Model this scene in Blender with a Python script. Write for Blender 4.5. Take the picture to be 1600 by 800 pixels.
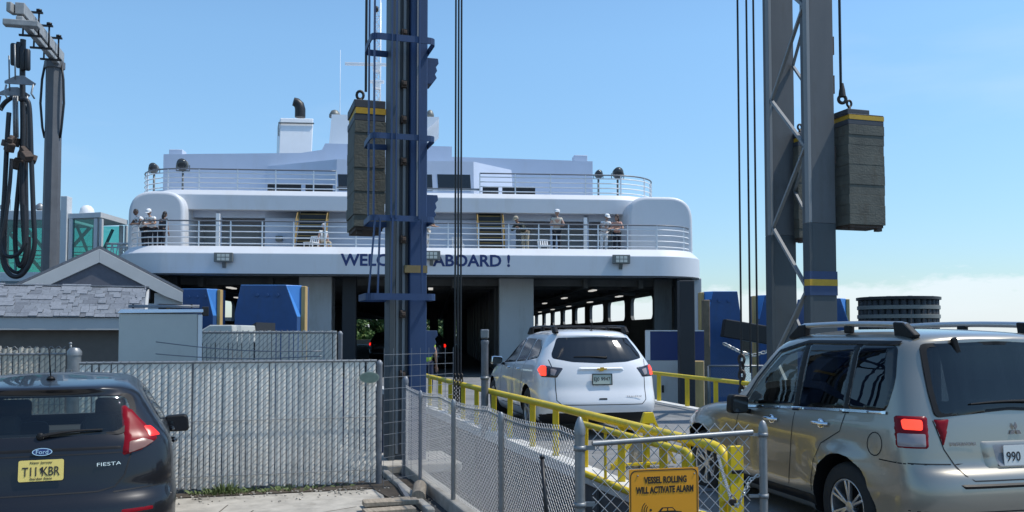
import bpy, bmesh, math, random
from mathutils import Vector, Matrix
from mathutils.bvhtree import BVHTree
from mathutils.geometry import delaunay_2d_cdt
R = math.radians
PI = math.pi
random.seed(7)
sc = bpy.context.scene
COL = sc.collection
for o in list(bpy.data.objects):
    bpy.data.objects.remove(o)

# ------------------------------------------------------------------ camera
F = 1386.0          # focal length in photo pixels (1600 wide)
CAMH = 1.8
PITCH = R(2.5)
PPY = 520 - F * math.tan(PITCH)      # row of the optical axis
cam_d = bpy.data.cameras.new('camera')
cam_d.sensor_width = 36
cam_d.lens = 36 * F / 1600
cam_d.shift_y = (PPY - 400) / 1600
cam_d.clip_end = 6000
cam_d.clip_start = 0.05
cam = bpy.data.objects.new('camera', cam_d)
COL.objects.link(cam)
cam.location = (0, 0, CAMH)
cam.rotation_euler = (PI / 2 + PITCH, 0, 0)
sc.camera = cam

# ------------------------------------------------------------------ sky, sun, exposure
SUN_EL, SUN_AZ = R(60), R(90)        # azimuth clockwise from +Y
world = bpy.data.worlds.new('World')
sc.world = world
world.use_nodes = True
wn = world.node_tree
wn.nodes.clear()
def wnode(t, **k):
    n = wn.nodes.new(t)
    for a, b in k.items():
        setattr(n, a, b)
    return n
def wmath(op, a, b=None, clamp=False):
    n = wnode('ShaderNodeMath', operation=op, use_clamp=clamp)
    for i, v in enumerate((a, b)):
        if v is None: continue
        if isinstance(v, (int, float)): n.inputs[i].default_value = v
        else: wn.links.new(v, n.inputs[i])
    return n.outputs[0]
w_out = wnode('ShaderNodeOutputWorld')
w_bg = wnode('ShaderNodeBackground')
w_bg.inputs['Strength'].default_value = 0.15
sky = wnode('ShaderNodeTexSky', sky_type='NISHITA')
sky.sun_disc = False
sky.sun_elevation = SUN_EL
sky.sun_rotation = SUN_AZ
sky.altitude = 0
sky.air_density = 1.15
sky.dust_density = 0.35
sky.ozone_density = 4.5
tc = wnode('ShaderNodeTexCoord')
sep = wnode('ShaderNodeSeparateXYZ')
wn.links.new(tc.outputs['Generated'], sep.inputs[0])
# low bank of cumulus along the horizon, thickest towards +X
mp = wnode('ShaderNodeMapping')
mp.inputs['Scale'].default_value = (9, 9, 22)
wn.links.new(tc.outputs['Generated'], mp.inputs[0])
nz = wnode('ShaderNodeTexNoise')
nz.inputs['Scale'].default_value = 1.6
nz.inputs['Detail'].default_value = 9
nz.inputs['Roughness'].default_value = 0.62
wn.links.new(mp.outputs[0], nz.inputs['Vector'])
side = wmath('MULTIPLY_ADD', sep.outputs[0], 0.05)
wn.nodes[-1].inputs[2].default_value = 0.036
lim = wmath('ADD', side, wmath('MULTIPLY', wmath('SUBTRACT', nz.outputs['Fac'], 0.5), 0.075))
edge = wmath('MULTIPLY', wmath('SUBTRACT', lim, sep.outputs[2]), 90.0, clamp=True)
dens = wmath('MULTIPLY', edge, 0.66)
# thin wisps higher up
mp2 = wnode('ShaderNodeMapping')
mp2.inputs['Scale'].default_value = (2.2, 2.2, 9)
wn.links.new(tc.outputs['Generated'], mp2.inputs[0])
nz2 = wnode('ShaderNodeTexNoise')
nz2.inputs['Scale'].default_value = 1.3
nz2.inputs['Detail'].default_value = 7
wn.links.new(mp2.outputs[0], nz2.inputs['Vector'])
wisp = wmath('MULTIPLY', wmath('SUBTRACT', nz2.outputs['Fac'], 0.55, clamp=True), 0.7)
both = wmath('ADD', dens, wisp, clamp=True)
wmix = wnode('ShaderNodeMix', data_type='RGBA')
wn.links.new(both, wmix.inputs['Factor'])
hue = wnode('ShaderNodeMix', data_type='RGBA', blend_type='MULTIPLY')
hue.inputs['Factor'].default_value = 1
wn.links.new(sky.outputs[0], hue.inputs['A'])
hue.inputs['B'].default_value = (0.93, 1.085, 1.09, 1)
# the air near the horizon is a little denser and dimmer than the clean model sky
low = wnode('ShaderNodeMix', data_type='RGBA', blend_type='MULTIPLY')
low.inputs['Factor'].default_value = 1
wn.links.new(hue.outputs['Result'], low.inputs['A'])
hzc = wnode('ShaderNodeMix', data_type='RGBA')
wn.links.new(wmath('MULTIPLY', sep.outputs[2], 3.2, clamp=True), hzc.inputs['Factor'])
hzc.inputs['A'].default_value = (0.67, 0.66, 0.76, 1)
hzc.inputs['B'].default_value = (1, 1, 1, 1)
wn.links.new(hzc.outputs['Result'], low.inputs['B'])
wn.links.new(low.outputs['Result'], wmix.inputs['A'])
wmix.inputs['B'].default_value = (5.3, 5.75, 6.2, 1)
wn.links.new(wmix.outputs['Result'], w_bg.inputs['Color'])
wn.links.new(w_bg.outputs[0], w_out.inputs[0])

sun_d = bpy.data.lights.new('sun', 'SUN')
sun_d.energy = 3.55
sun_d.angle = R(0.53)
sun_d.color = (1.0, 0.955, 0.88)
sun = bpy.data.objects.new('sun', sun_d)
COL.objects.link(sun)
sdir = Vector((math.sin(SUN_AZ) * math.cos(SUN_EL), math.cos(SUN_AZ) * math.cos(SUN_EL), math.sin(SUN_EL)))
sun.rotation_euler = sdir.to_track_quat('Z', 'Y').to_euler()
sc.view_settings.view_transform = 'Standard'
sc.view_settings.look = 'None'
sc.view_settings.exposure = 0.2
sc.view_settings.gamma = 1
sc.view_settings.use_curve_mapping = False

# ------------------------------------------------------------------ helpers
def at(px, py, Y):
    """Point of the world seen at photo pixel (px, py) at distance Y along the view."""
    r = (px - 800) / F; u = (PPY - py) / F
    c, s = math.cos(PITCH), math.sin(PITCH)
    dy = c - u * s; dz = s + u * c
    k = Y / dy
    return Vector((r * k, Y, CAMH + dz * k))

MATS = {}
def mat(name, col, rough=0.5, metal=0.0, var=0.0, vscale=4.0, vstretch=(1, 1, 1), bump=0.0, bscale=60.0, coat=0.0,
        spec=0.5, dirt=None, dirt_amt=0.0, dirt_scale=3.0, dirt_stretch=(1, 1, 0.25), flake=0.0):
    m = bpy.data.materials.new(name); m.use_nodes = True
    MATS[name] = m
    nt = m.node_tree; b = nt.nodes['Principled BSDF']
    c4 = (*col, 1)
    b.inputs['Base Color'].default_value = c4
    b.inputs['Roughness'].default_value = rough
    b.inputs['Metallic'].default_value = metal
    b.inputs['Specular IOR Level'].default_value = spec
    if coat:
        b.inputs['Coat Weight'].default_value = coat
        b.inputs['Coat Roughness'].default_value = 0.03
    L = nt.links
    cur = None
    if var or dirt or bump or flake:
        t = nt.nodes.new('ShaderNodeTexCoord')
    if var:
        mp = nt.nodes.new('ShaderNodeMapping'); mp.inputs['Scale'].default_value = vstretch
        L.new(t.outputs['Object'], mp.inputs[0])
        n = nt.nodes.new('ShaderNodeTexNoise'); n.inputs['Scale'].default_value = vscale
        n.inputs['Detail'].default_value = 8; n.inputs['Roughness'].default_value = 0.65
        L.new(mp.outputs[0], n.inputs['Vector'])
        cr = nt.nodes.new('ShaderNodeValToRGB')
        cr.color_ramp.elements[0].position = 0.3; cr.color_ramp.elements[1].position = 0.7
        cr.color_ramp.elements[0].color = (*[x * (1 - var) for x in col], 1)
        cr.color_ramp.elements[1].color = (*[min(1, x * (1 + var)) for x in col], 1)
        L.new(n.outputs['Fac'], cr.inputs[0])
        cur = cr.outputs[0]
        ra = nt.nodes.new('ShaderNodeMath'); ra.operation = 'MULTIPLY_ADD'
        ra.inputs[1].default_value = 0.25; ra.inputs[2].default_value = max(0, rough - 0.12)
        L.new(n.outputs['Fac'], ra.inputs[0]); L.new(ra.outputs[0], b.inputs['Roughness'])
    if dirt:
        mp = nt.nodes.new('ShaderNodeMapping'); mp.inputs['Scale'].default_value = dirt_stretch
        L.new(t.outputs['Object'], mp.inputs[0])
        n = nt.nodes.new('ShaderNodeTexNoise'); n.inputs['Scale'].default_value = dirt_scale
        n.inputs['Detail'].default_value = 10; n.inputs['Roughness'].default_value = 0.7
        L.new(mp.outputs[0], n.inputs['Vector'])
        cr = nt.nodes.new('ShaderNodeValToRGB')
        cr.color_ramp.elements[0].position = 0.52; cr.color_ramp.elements[1].position = 0.72
        cr.color_ramp.elements[0].color = (0, 0, 0, 1); cr.color_ramp.elements[1].color = (dirt_amt,) * 3 + (1,)
        L.new(n.outputs['Fac'], cr.inputs[0])
        mx = nt.nodes.new('ShaderNodeMix'); mx.data_type = 'RGBA'
        L.new(cr.outputs[0], mx.inputs['Factor'])
        if cur: L.new(cur, mx.inputs['A'])
        else: mx.inputs['A'].default_value = c4
        mx.inputs['B'].default_value = (*dirt, 1)
        cur = mx.outputs['Result']
    if cur: L.new(cur, b.inputs['Base Color'])
    if bump or flake:
        n = nt.nodes.new('ShaderNodeTexNoise'); n.inputs['Scale'].default_value = bscale
        n.inputs['Detail'].default_value = 5
        L.new(t.outputs['Object'], n.inputs['Vector'])
        bp = nt.nodes.new('ShaderNodeBump'); bp.inputs['Strength'].default_value = bump
        bp.inputs['Distance'].default_value = 0.02
        L.new(n.outputs['Fac'], bp.inputs['Height']); L.new(bp.outputs[0], b.inputs['Normal'])
    return m

def glass(name, tint, rough=0.0, ior=1.45, extra=0.0):
    """Thin tinted pane: transparent tint under a fresnel reflection."""
    m = bpy.data.materials.new(name); m.use_nodes = True; MATS[name] = m
    nt = m.node_tree; nt.nodes.clear(); L = nt.links
    o = nt.nodes.new('ShaderNodeOutputMaterial'); mx = nt.nodes.new('ShaderNodeMixShader')
    tr = nt.nodes.new('ShaderNodeBsdfTransparent'); tr.inputs[0].default_value = (*tint, 1)
    gl = nt.nodes.new('ShaderNodeBsdfGlossy'); gl.inputs['Roughness'].default_value = rough
    fr = nt.nodes.new('ShaderNodeLayerWeight'); fr.inputs['Blend'].default_value = 0.5
    pw = nt.nodes.new('ShaderNodeMath'); pw.operation = 'POWER'; pw.inputs[1].default_value = 4.0
    L.new(fr.outputs['Facing'], pw.inputs[0])
    ad = nt.nodes.new('ShaderNodeMath'); ad.operation = 'MULTIPLY_ADD'; ad.inputs[1].default_value = .9; ad.inputs[2].default_value = .045 + extra
    L.new(pw.outputs[0], ad.inputs[0]); L.new(ad.outputs[0], mx.inputs[0])
    L.new(tr.outputs[0], mx.inputs[1]); L.new(gl.outputs[0], mx.inputs[2]); L.new(mx.outputs[0], o.inputs[0])
    return m

def emit(name, col, strength, base=None):
    m = mat(name, base or col, 0.3)
    b = m.node_tree.nodes['Principled BSDF']
    b.inputs['Emission Color'].default_value = (*col, 1)
    b.inputs['Emission Strength'].default_value = strength
    return m

def link(name, me, parent=None):
    o = bpy.data.objects.new(name, me); COL.objects.link(o)
    if parent: o.parent = parent
    return o

def obj(name, bm, m, parent=None, smooth=None, bevel=0.0, bseg=2, loc=None, rotz=0.0):
    """One mesh object out of a bmesh; m is a material or a list of them."""
    me = bpy.data.meshes.new(name)
    bmesh.ops.recalc_face_normals(bm, faces=bm.faces[:])
    bm.to_mesh(me); bm.free()
    for x in (m if isinstance(m, (list, tuple)) else [m]):
        me.materials.append(x)
    if smooth is not None:
        me.polygons.foreach_set('use_smooth', [True] * len(me.polygons))
        me.set_sharp_from_angle(angle=R(smooth))
    o = link(name, me, parent)
    if loc is not None: o.location = loc
    if rotz: o.rotation_euler = (0, 0, rotz)
    if bevel:
        md = o.modifiers.new('bevel', 'BEVEL'); md.width = bevel; md.segments = bseg
        md.limit_method = 'ANGLE'; md.angle_limit = R(40); md.harden_normals = False
    return o

def objs(name, bm, m, parent=None, **k):
    """Split a bmesh into its separate pieces: touching shells stay together, each piece becomes an object."""
    bm.verts.ensure_lookup_table(); seen = {}; comps = []
    for v in bm.verts:
        if v in seen: continue
        st = [v]; seen[v] = len(comps); c = []
        while st:
            x = st.pop(); c.append(x)
            for e in x.link_edges:
                w = e.other_vert(x)
                if w not in seen: seen[w] = len(comps); st.append(w)
        comps.append(c)
    bb = [[Vector([min(v.co[i] for v in c) for i in range(3)]), Vector([max(v.co[i] for v in c) for i in range(3)])] for c in comps]
    g = list(range(len(comps)))
    def root(i):
        while g[i] != i: i = g[i]
        return i
    for i in range(len(comps)):
        for j in range(i):
            if all(bb[i][0][q] <= bb[j][1][q] + .01 and bb[j][0][q] <= bb[i][1][q] + .01 for q in range(3)): g[root(i)] = root(j)
    out = []
    for r_ in sorted(set(root(i) for i in range(len(comps)))):
        nb = bm.copy(); nb.verts.ensure_lookup_table()
        keep = set(v.index for i in range(len(comps)) if root(i) == r_ for v in comps[i]); bm.verts.index_update()
        keep = set(v.index for i in range(len(comps)) if root(i) == r_ for v in comps[i])
        bmesh.ops.delete(nb, geom=[v for k_, v in enumerate(nb.verts) if k_ not in keep], context='VERTS')
        out.append(obj(name, nb, m, parent, **k))
    bm.free()
    return out
def tag(o, label, cat, group=None):
    o['label'] = label; o['category'] = cat
    if group: o['group'] = group
    return o
def struct(o, kind='structure'):
    o['kind'] = kind
    return o
def thing(name, label, cat, loc=(0, 0, 0), rotz=0.0, group=None):
    o = bpy.data.objects.new(name, None); COL.objects.link(o)
    o.empty_display_size = 0.2
    o.location = loc; o.rotation_euler = (0, 0, rotz)
    return tag(o, label, cat, group)
def dup(root, loc, rotz, label=None):
    r = root.copy(); COL.objects.link(r); r.location = loc; r.rotation_euler = (0, 0, rotz)
    if label: r['label'] = label
    for ch in [c for c in root.children]:
        c = ch.copy(); COL.objects.link(c); c.parent = r
        for g in [x for x in ch.children]:
            d = g.copy(); COL.objects.link(d); d.parent = c
    return r

def BM(): return bmesh.new()
def face(bm, pts, mi=0):
    f = bm.faces.new([bm.verts.new(p) for p in pts]); f.material_index = mi
    return f
def box(bm, c, s, rot=None, mi=0):
    hx, hy, hz = s[0] / 2, s[1] / 2, s[2] / 2
    vs = []
    for x, y, z in ((-1, -1, -1), (1, -1, -1), (1, 1, -1), (-1, 1, -1), (-1, -1, 1), (1, -1, 1), (1, 1, 1), (-1, 1, 1)):
        v = Vector((x * hx, y * hy, z * hz))
        if rot is not None: v = rot @ v
        vs.append(bm.verts.new(v + Vector(c)))
    for q in ((0, 3, 2, 1), (4, 5, 6, 7), (0, 1, 5, 4), (1, 2, 6, 5), (2, 3, 7, 6), (3, 0, 4, 7)):
        f = bm.faces.new([vs[i] for i in q]); f.material_index = mi
def box2(bm, a, b, mi=0):
    box(bm, [(a[i] + b[i]) / 2 for i in range(3)], [abs(b[i] - a[i]) for i in range(3)], None, mi)
def bar(bm, a, b, w, h=None, mi=0, up=(0, 0, 1)):
    """Rectangular bar from a to b."""
    a, b = Vector(a), Vector(b); h = h or w
    d = (b - a); L = d.length
    if L < 1e-6: return
    d.normalize(); up = Vector(up)
    if abs(d.dot(up)) > 0.98: up = Vector((1, 0, 0)) if abs(d.x) < .9 else Vector((0, 1, 0))
    s = d.cross(up).normalized(); u = s.cross(d)
    rot = Matrix((s, d, u)).transposed()
    box(bm, (a + b) / 2, (w, L, h), rot, mi)
def prism(bm, pts, vec, mi=0):
    """Polygon of 3D points pushed along vec, capped."""
    vec = Vector(vec)
    a = [bm.verts.new(p) for p in pts]; b = [bm.verts.new(Vector(p) + vec) for p in pts]
    n = len(pts)
    fs = [bm.faces.new(a[::-1]), bm.faces.new(b)]
    for i in range(n):
        fs.append(bm.faces.new((a[i], a[(i + 1) % n], b[(i + 1) % n], b[i])))
    for f in fs: f.material_index = mi
def tube(bm, pts, r, seg=8, mi=0, closed=False, caps=True):
    pts = [Vector(p) for p in pts]; n = len(pts)
    rs = r if isinstance(r, (list, tuple)) else [r] * n
    rings = []; prev = None
    for i, p in enumerate(pts):
        if closed: d = pts[(i + 1) % n] - pts[i - 1]
        else: d = pts[min(i + 1, n - 1)] - pts[max(i - 1, 0)]
        d.normalize()
        if prev is None:
            ref = Vector((0, 0, 1)) if abs(d.z) < .9 else Vector((1, 0, 0))
            s = d.cross(ref).normalized()
        else:
            s = (prev - d * prev.dot(d))
            s = s.normalized() if s.length > 1e-5 else d.orthogonal().normalized()
        prev = s; u = d.cross(s)
        rings.append([bm.verts.new(p + (s * math.cos(2 * PI * k / seg) + u * math.sin(2 * PI * k / seg)) * rs[i]) for k in range(seg)])
    m = n if closed else n - 1
    for i in range(m):
        A, B = rings[i], rings[(i + 1) % n]
        for k in range(seg):
            f = bm.faces.new((A[k], A[(k + 1) % seg], B[(k + 1) % seg], B[k])); f.material_index = mi; f.smooth = True
    if caps and not closed:
        bm.faces.new(rings[0][::-1]).material_index = mi; bm.faces.new(rings[-1]).material_index = mi
def lathe(bm, prof, seg=24, M=None, mi=0, caps=True):
    """prof: (r, z) pairs turned about local Z."""
    M = M or Matrix()
    rings = []
    for r, z in prof:
        rings.append([bm.verts.new(M @ Vector((r * math.cos(2 * PI * k / seg), r * math.sin(2 * PI * k / seg), z))) for k in range(seg)])
    for A, B in zip(rings, rings[1:]):
        for k in range(seg):
            f = bm.faces.new((A[k], A[(k + 1) % seg], B[(k + 1) % seg], B[k])); f.material_index = mi; f.smooth = True
    if caps:
        for rg in (rings[0][::-1], rings[-1]):
            try: bm.faces.new(rg).material_index = mi
            except ValueError: pass
def ball(bm, c, r, sx=1, sy=1, sz=1, mi=0, seg=12, rings=8, rot=None):
    M = Matrix.Translation(Vector(c)) @ (rot.to_4x4() if rot is not None else Matrix()) @ Matrix.Diagonal((r * sx, r * sy, r * sz, 1))
    res = bmesh.ops.create_uvsphere(bm, u_segments=seg, v_segments=rings, radius=1, matrix=M)
    for v in res['verts']:
        for f in v.link_faces: f.material_index = mi; f.smooth = True
def sweep(bm, path, prof, mi=0, closed_prof=True):
    """path: (x, y, nx, ny); prof: (outset, z)."""
    rings = [[bm.verts.new((x + nx * o, y + ny * o, z)) for o, z in prof] for x, y, nx, ny in path]
    n = len(prof)
    for A, B in zip(rings, rings[1:]):
        for k in range(n if closed_prof else n - 1):
            bm.faces.new((A[k], A[(k + 1) % n], B[(k + 1) % n], B[k])).material_index = mi
    if closed_prof:
        bm.faces.new(rings[0][::-1]).material_index = mi; bm.faces.new(rings[-1]).material_index = mi
def bowpath(xl, xr, y0, r, yb, seg=10):
    p = [(xl, yb, -1, 0)]
    for k in range(seg + 1):
        a = PI / 2 * k / seg
        p.append((xl + r - r * math.cos(a), y0 + r - r * math.sin(a), -math.cos(a), -math.sin(a)))
    for k in range(seg + 1):
        a = PI / 2 * (1 - k / seg)
        p.append((xr - r + r * math.cos(a), y0 + r - r * math.sin(a), math.cos(a), -math.sin(a)))
    p.append((xr, yb, 1, 0))
    return p
def text(name, body, height, width, M, m, parent, depth=0.004, weight=0.0, align='CENTER'):
    """Lettering as a thin mesh, cap height and overall width set in metres, standing in M's XZ plane."""
    cu = bpy.data.curves.new(name, 'FONT'); cu.body = body; cu.align_x = align; cu.offset = weight
    cu.extrude = 0.02; cu.resolution_u = 3
    to = bpy.data.objects.new('tmp', cu); COL.objects.link(to)
    dg = bpy.context.evaluated_depsgraph_get()
    me = bpy.data.meshes.new_from_object(to.evaluated_get(dg)); bpy.data.objects.remove(to)
    xs = [v.co.x for v in me.vertices]; ys = [v.co.y for v in me.vertices]
    w = max(xs) - min(xs); cx = (max(xs) + min(xs)) / 2; y0 = min(ys); h = max(ys) - y0
    for v in me.vertices:
        x = (v.co.x - cx) / w * width; z = (v.co.y - y0) / h * height; y = -(v.co.z + 0.02) / 0.04 * depth
        v.co = M @ Vector((x, y, z))
    me.materials.clear(); me.materials.append(m)
    return link(name, me, parent)
def chainlink(bm, o, u, W, H, cell=0.062, r=0.0025, seg=4, n=None, sag=None, fam=(0, 1), raise_top=0.0):
    """Diamond wire mesh in the plane of u and Z; two families of wires a wire's width apart."""
    o, u = Vector(o), Vector(u).normalized(); z = Vector((0, 0, 1)); nn = u.cross(z)
    def P(a, b, k): 
        return o + u * a + z * (b + (sag(a) * b / H if sag else 0)) + nn * (r if k else -r)
    c = -H
    while c < W:
        a0, b0, a1, b1 = c, 0, c + H, H
        if a0 < 0: b0 -= a0; a0 = 0
        if a1 > W: b1 -= a1 - W; a1 = W
        if a1 - a0 > 0.01:
            k = 3 if sag else 2
            if 0 in fam: tube(bm, [P(a0 + (a1 - a0) * i / (k - 1), b0 + (b1 - b0) * i / (k - 1), 0) for i in range(k)], r, seg, caps=False)
            if 1 in fam: tube(bm, [P(W - (a0 + (a1 - a0) * i / (k - 1)), b0 + (b1 - b0) * i / (k - 1), 1) for i in range(k)], r, seg, caps=False)
        c += cell
def rpoly(pts, r=0.04, seg=4):
    """Round the corners of a polygon."""
    out = []; n = len(pts)
    for i in range(n):
        p = Vector(pts[i]); a = Vector(pts[i - 1]); b = Vector(pts[(i + 1) % n])
        da, db = a - p, b - p
        rr = min(r, da.length * .45, db.length * .45)
        A = p + da.normalized() * rr; B = p + db.normalized() * rr
        for k in range(seg + 1):
            t = k / seg
            out.append(A * (1 - t) ** 2 + p * 2 * t * (1 - t) + B * t * t)
    return out
def strip(pts, w):
    """Thin ribbon polygon along a polyline."""
    P = [Vector(p) for p in pts]; L, Rr = [], []
    for i, p in enumerate(P):
        d = (P[min(i + 1, len(P) - 1)] - P[max(i - 1, 0)]).normalized(); n = Vector((-d.y, d.x))
        L.append(p + n * w / 2); Rr.append(p - n * w / 2)
    return L + Rr[::-1]
def lerp(a, b, t): return [x + (y - x) * t for x, y in zip(a, b)]
def crom(tab, t):
    i = min(int(t), len(tab) - 2); f = t - i
    p = [tab[max(0, min(len(tab) - 1, i + k))] for k in (-1, 0, 1, 2)]
    return [0.5 * (2 * b + (c - a) * f + (2 * a - 5 * b + 4 * c - d) * f * f + (3 * b - a - 3 * c + d) * f ** 3) for a, b, c, d in zip(*p)]
# ------------------------------------------------------------------ materials
M_asphalt = mat('asphalt', (0.058, 0.058, 0.06), 0.9, var=0.35, vscale=1.2, bump=0.5, bscale=180, dirt=(0.11, 0.105, 0.1), dirt_amt=0.6, dirt_scale=0.7, dirt_stretch=(1, 1, 1))
M_concrete = mat('concrete', (0.40, 0.37, 0.32), 0.9, var=0.28, vscale=3.5, bump=0.3, bscale=90, dirt=(0.15, 0.135, 0.11), dirt_amt=0.85, dirt_scale=1.6, dirt_stretch=(1, 1, 1))
M_deckplate = mat('ramp deck', (0.19, 0.19, 0.187), 0.8, var=0.3, vscale=1.5, bump=0.4, bscale=70, dirt=(0.13, 0.125, 0.12), dirt_amt=0.6, dirt_scale=1.2, dirt_stretch=(1, 1, 1))
M_kerbwhite = mat('kerb white', (0.62, 0.61, 0.58), 0.7, var=0.15, vscale=3, dirt=(0.2, 0.18, 0.15), dirt_amt=0.6)
M_water = mat('sea water', (0.03, 0.07, 0.10), 0.12, bump=0.6, bscale=1.6)
M_galv = mat('galvanised', (0.24, 0.25, 0.255), 0.45, 0.55, var=0.15, vscale=12)
M_wire = mat('wire', (0.42, 0.42, 0.42), 0.4, 0.4)
M_galvdark = mat('dull galvanised', (0.22, 0.23, 0.25), 0.55, 0.4, var=0.2, vscale=6)
M_yellow = mat('yellow paint', (0.72, 0.52, 0.015), 0.42, var=0.1, vscale=5, dirt=(0.25, 0.17, 0.04), dirt_amt=0.5, dirt_scale=5)
M_black = mat('black rubber', (0.012, 0.012, 0.013), 0.6)
M_blackmetal = mat('black metal', (0.015, 0.015, 0.017), 0.45, 0.2)
M_slat = mat('slat vinyl', (0.76, 0.72, 0.64), 0.55, var=0.1, vscale=3, dirt=(0.33, 0.30, 0.25), dirt_amt=0.6, dirt_scale=2.5, dirt_stretch=(2, 2, .3))
M_slatold = mat('aged slat vinyl', (0.58, 0.52, 0.42), 0.6, var=0.15, vscale=3, dirt=(0.3, 0.26, 0.2), dirt_amt=0.6, dirt_scale=2.5, dirt_stretch=(2, 2, .3))
M_cab = mat('cabinet paint', (0.50, 0.51, 0.475), 0.5, var=0.05, vscale=2, dirt=(0.36, 0.36, 0.33), dirt_amt=0.4)
M_cabedge = mat('cabinet edge', (0.78, 0.78, 0.77), 0.4)
M_navy = mat('tower blue', (0.020, 0.050, 0.13), 0.5, var=0.15, vscale=2, vstretch=(1, 1, .3), dirt=(0.02, 0.03, 0.05), dirt_amt=0.6, dirt_scale=2.2)
M_towergrey = mat('tower grey', (0.095, 0.10, 0.105), 0.55, var=0.12, vscale=2, vstretch=(1, 1, .3), dirt=(0.06, 0.055, 0.048), dirt_amt=0.6, dirt_scale=2.2)
M_towerlight = mat('tower light grey', (0.22, 0.23, 0.235), 0.55, var=0.08, vscale=1.5, vstretch=(1, 1, .3), dirt=(0.19, 0.18, 0.16), dirt_amt=0.5, dirt_scale=2)
M_towerdark = mat('tower dark green grey', (0.05, 0.062, 0.07), 0.55, var=0.1, vscale=2, dirt=(0.05, 0.05, 0.05), dirt_amt=0.5)
M_weight = mat('counterweight', (0.10, 0.102, 0.085), 0.8, var=0.3, vscale=2.5, bump=0.4, bscale=30, dirt=(0.06, 0.042, 0.026), dirt_amt=0.7, dirt_scale=4, dirt_stretch=(1, 1, .35))
M_weightcap = mat('counterweight cap', (0.045, 0.052, 0.064), 0.6, var=0.2, vscale=4)
M_yband = mat('yellow band', (0.50, 0.30, 0.02), 0.6, var=0.15, vscale=6)
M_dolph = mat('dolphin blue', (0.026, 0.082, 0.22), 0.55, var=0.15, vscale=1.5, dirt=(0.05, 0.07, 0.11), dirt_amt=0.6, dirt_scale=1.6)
M_dolphlit = mat('dolphin sunlit blue', (0.06, 0.24, 0.62), 0.5, var=0.1, vscale=1.5)  # brighter copy of the dolphin blue, light on chamfer and top painted in
M_timber = mat('pale timber', (0.48, 0.33, 0.14), 0.8, var=0.25, vscale=6, vstretch=(1, 1, .2))
M_wood = mat('weathered wood', (0.30, 0.25, 0.19), 0.85, var=0.3, vscale=8, vstretch=(6, .6, 1), bump=0.3, bscale=40)
M_shingle = [mat('shingle %d' % i, c, 0.9, var=0.25, vscale=14, bump=0.5, bscale=220) for i, c in enumerate(((0.15, 0.165, 0.19), (0.17, 0.187, 0.212), (0.195, 0.212, 0.24), (0.125, 0.138, 0.16)))]
M_trimgrey = mat('eaves trim', (0.44, 0.45, 0.45), 0.6, var=0.05, vscale=2)
M_wallbrown = mat('kiosk wall', (0.13, 0.115, 0.10), 0.85, var=0.12, vscale=5)
M_gable = mat('gable shingle', (0.105, 0.11, 0.135), 0.85, var=0.15, vscale=8)
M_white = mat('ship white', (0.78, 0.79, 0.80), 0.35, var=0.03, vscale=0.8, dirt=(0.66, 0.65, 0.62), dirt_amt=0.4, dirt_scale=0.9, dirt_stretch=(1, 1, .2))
M_shipshade = mat('ship white shaded blue', (0.50, 0.56, 0.67), 0.5, var=0.04, vscale=0.6, dirt=(0.44, 0.46, 0.5), dirt_amt=0.4, dirt_scale=1.0, dirt_stretch=(1, 1, .2))  # the white paint made darker and bluer, sky shade put into its colour
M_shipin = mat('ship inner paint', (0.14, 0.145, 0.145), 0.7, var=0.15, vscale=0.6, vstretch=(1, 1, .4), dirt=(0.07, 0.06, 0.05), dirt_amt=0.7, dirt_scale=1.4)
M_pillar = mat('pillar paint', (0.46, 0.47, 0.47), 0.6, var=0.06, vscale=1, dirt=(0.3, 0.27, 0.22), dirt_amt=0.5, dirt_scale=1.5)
M_shipdark = mat('ship dark steel', (0.022, 0.024, 0.028), 0.6, var=0.2, vscale=1)
M_deckfloor = mat('ship deck floor', (0.07, 0.075, 0.075), 0.7, var=0.2, vscale=1)
M_railgrey = mat('hand rail', (0.16, 0.17, 0.19), 0.4, 0.2)
M_letter = mat('blue lettering', (0.015, 0.035, 0.14), 0.5)
M_darkglass = mat('dark ship glass', (0.012, 0.014, 0.018), 0.08, spec=0.6)
M_ledlens = mat('lamp lens', (0.62, 0.62, 0.55), 0.25)
M_lampgrey = mat('lamp housing', (0.17, 0.175, 0.165), 0.5, 0.3)
M_lamp = emit('deck lamp', (1.0, 0.97, 0.9), 0.5)
M_stairy = mat('stair yellow', (0.24, 0.16, 0.045), 0.6, var=0.15)
M_teal = glass('teal glass', (0.42, 0.76, 0.72), 0.02, 1.5, 0.03)
M_tealframe = mat('gangway frame', (0.55, 0.57, 0.58), 0.5, var=0.05)
M_tealsteel = mat('gangway steel', (0.10, 0.22, 0.22), 0.5, 0.2)
M_hose = mat('rubber hose', (0.012, 0.014, 0.018), 0.5, var=0.2, vscale=6)
M_pole = mat('crane column', (0.11, 0.115, 0.125), 0.6, var=0.15, vscale=2, dirt=(0.09, 0.09, 0.09), dirt_amt=0.5)
M_poletop = mat('crane arm', (0.34, 0.34, 0.33), 0.55, 0.2, var=0.2, vscale=5)
M_rust = mat('rusty steel', (0.085, 0.062, 0.05), 0.85, 0.2, var=0.4, vscale=12)
M_chain = mat('chain steel', (0.05, 0.045, 0.042), 0.6, 0.5, var=0.3, vscale=15)
M_chainlight = mat('bright chain', (0.5, 0.5, 0.48), 0.4, 0.6)
M_sign = mat('sign amber', (0.80, 0.33, 0.012), 0.45, var=0.04, vscale=3)
M_signblack = mat('sign black', (0.02, 0.016, 0.012), 0.5)
M_oval = mat('oval plaque', (0.20, 0.25, 0.19), 0.5, var=0.2, vscale=14)
M_ovalrim = mat('oval plaque rim', (0.32, 0.36, 0.28), 0.5)
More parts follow.
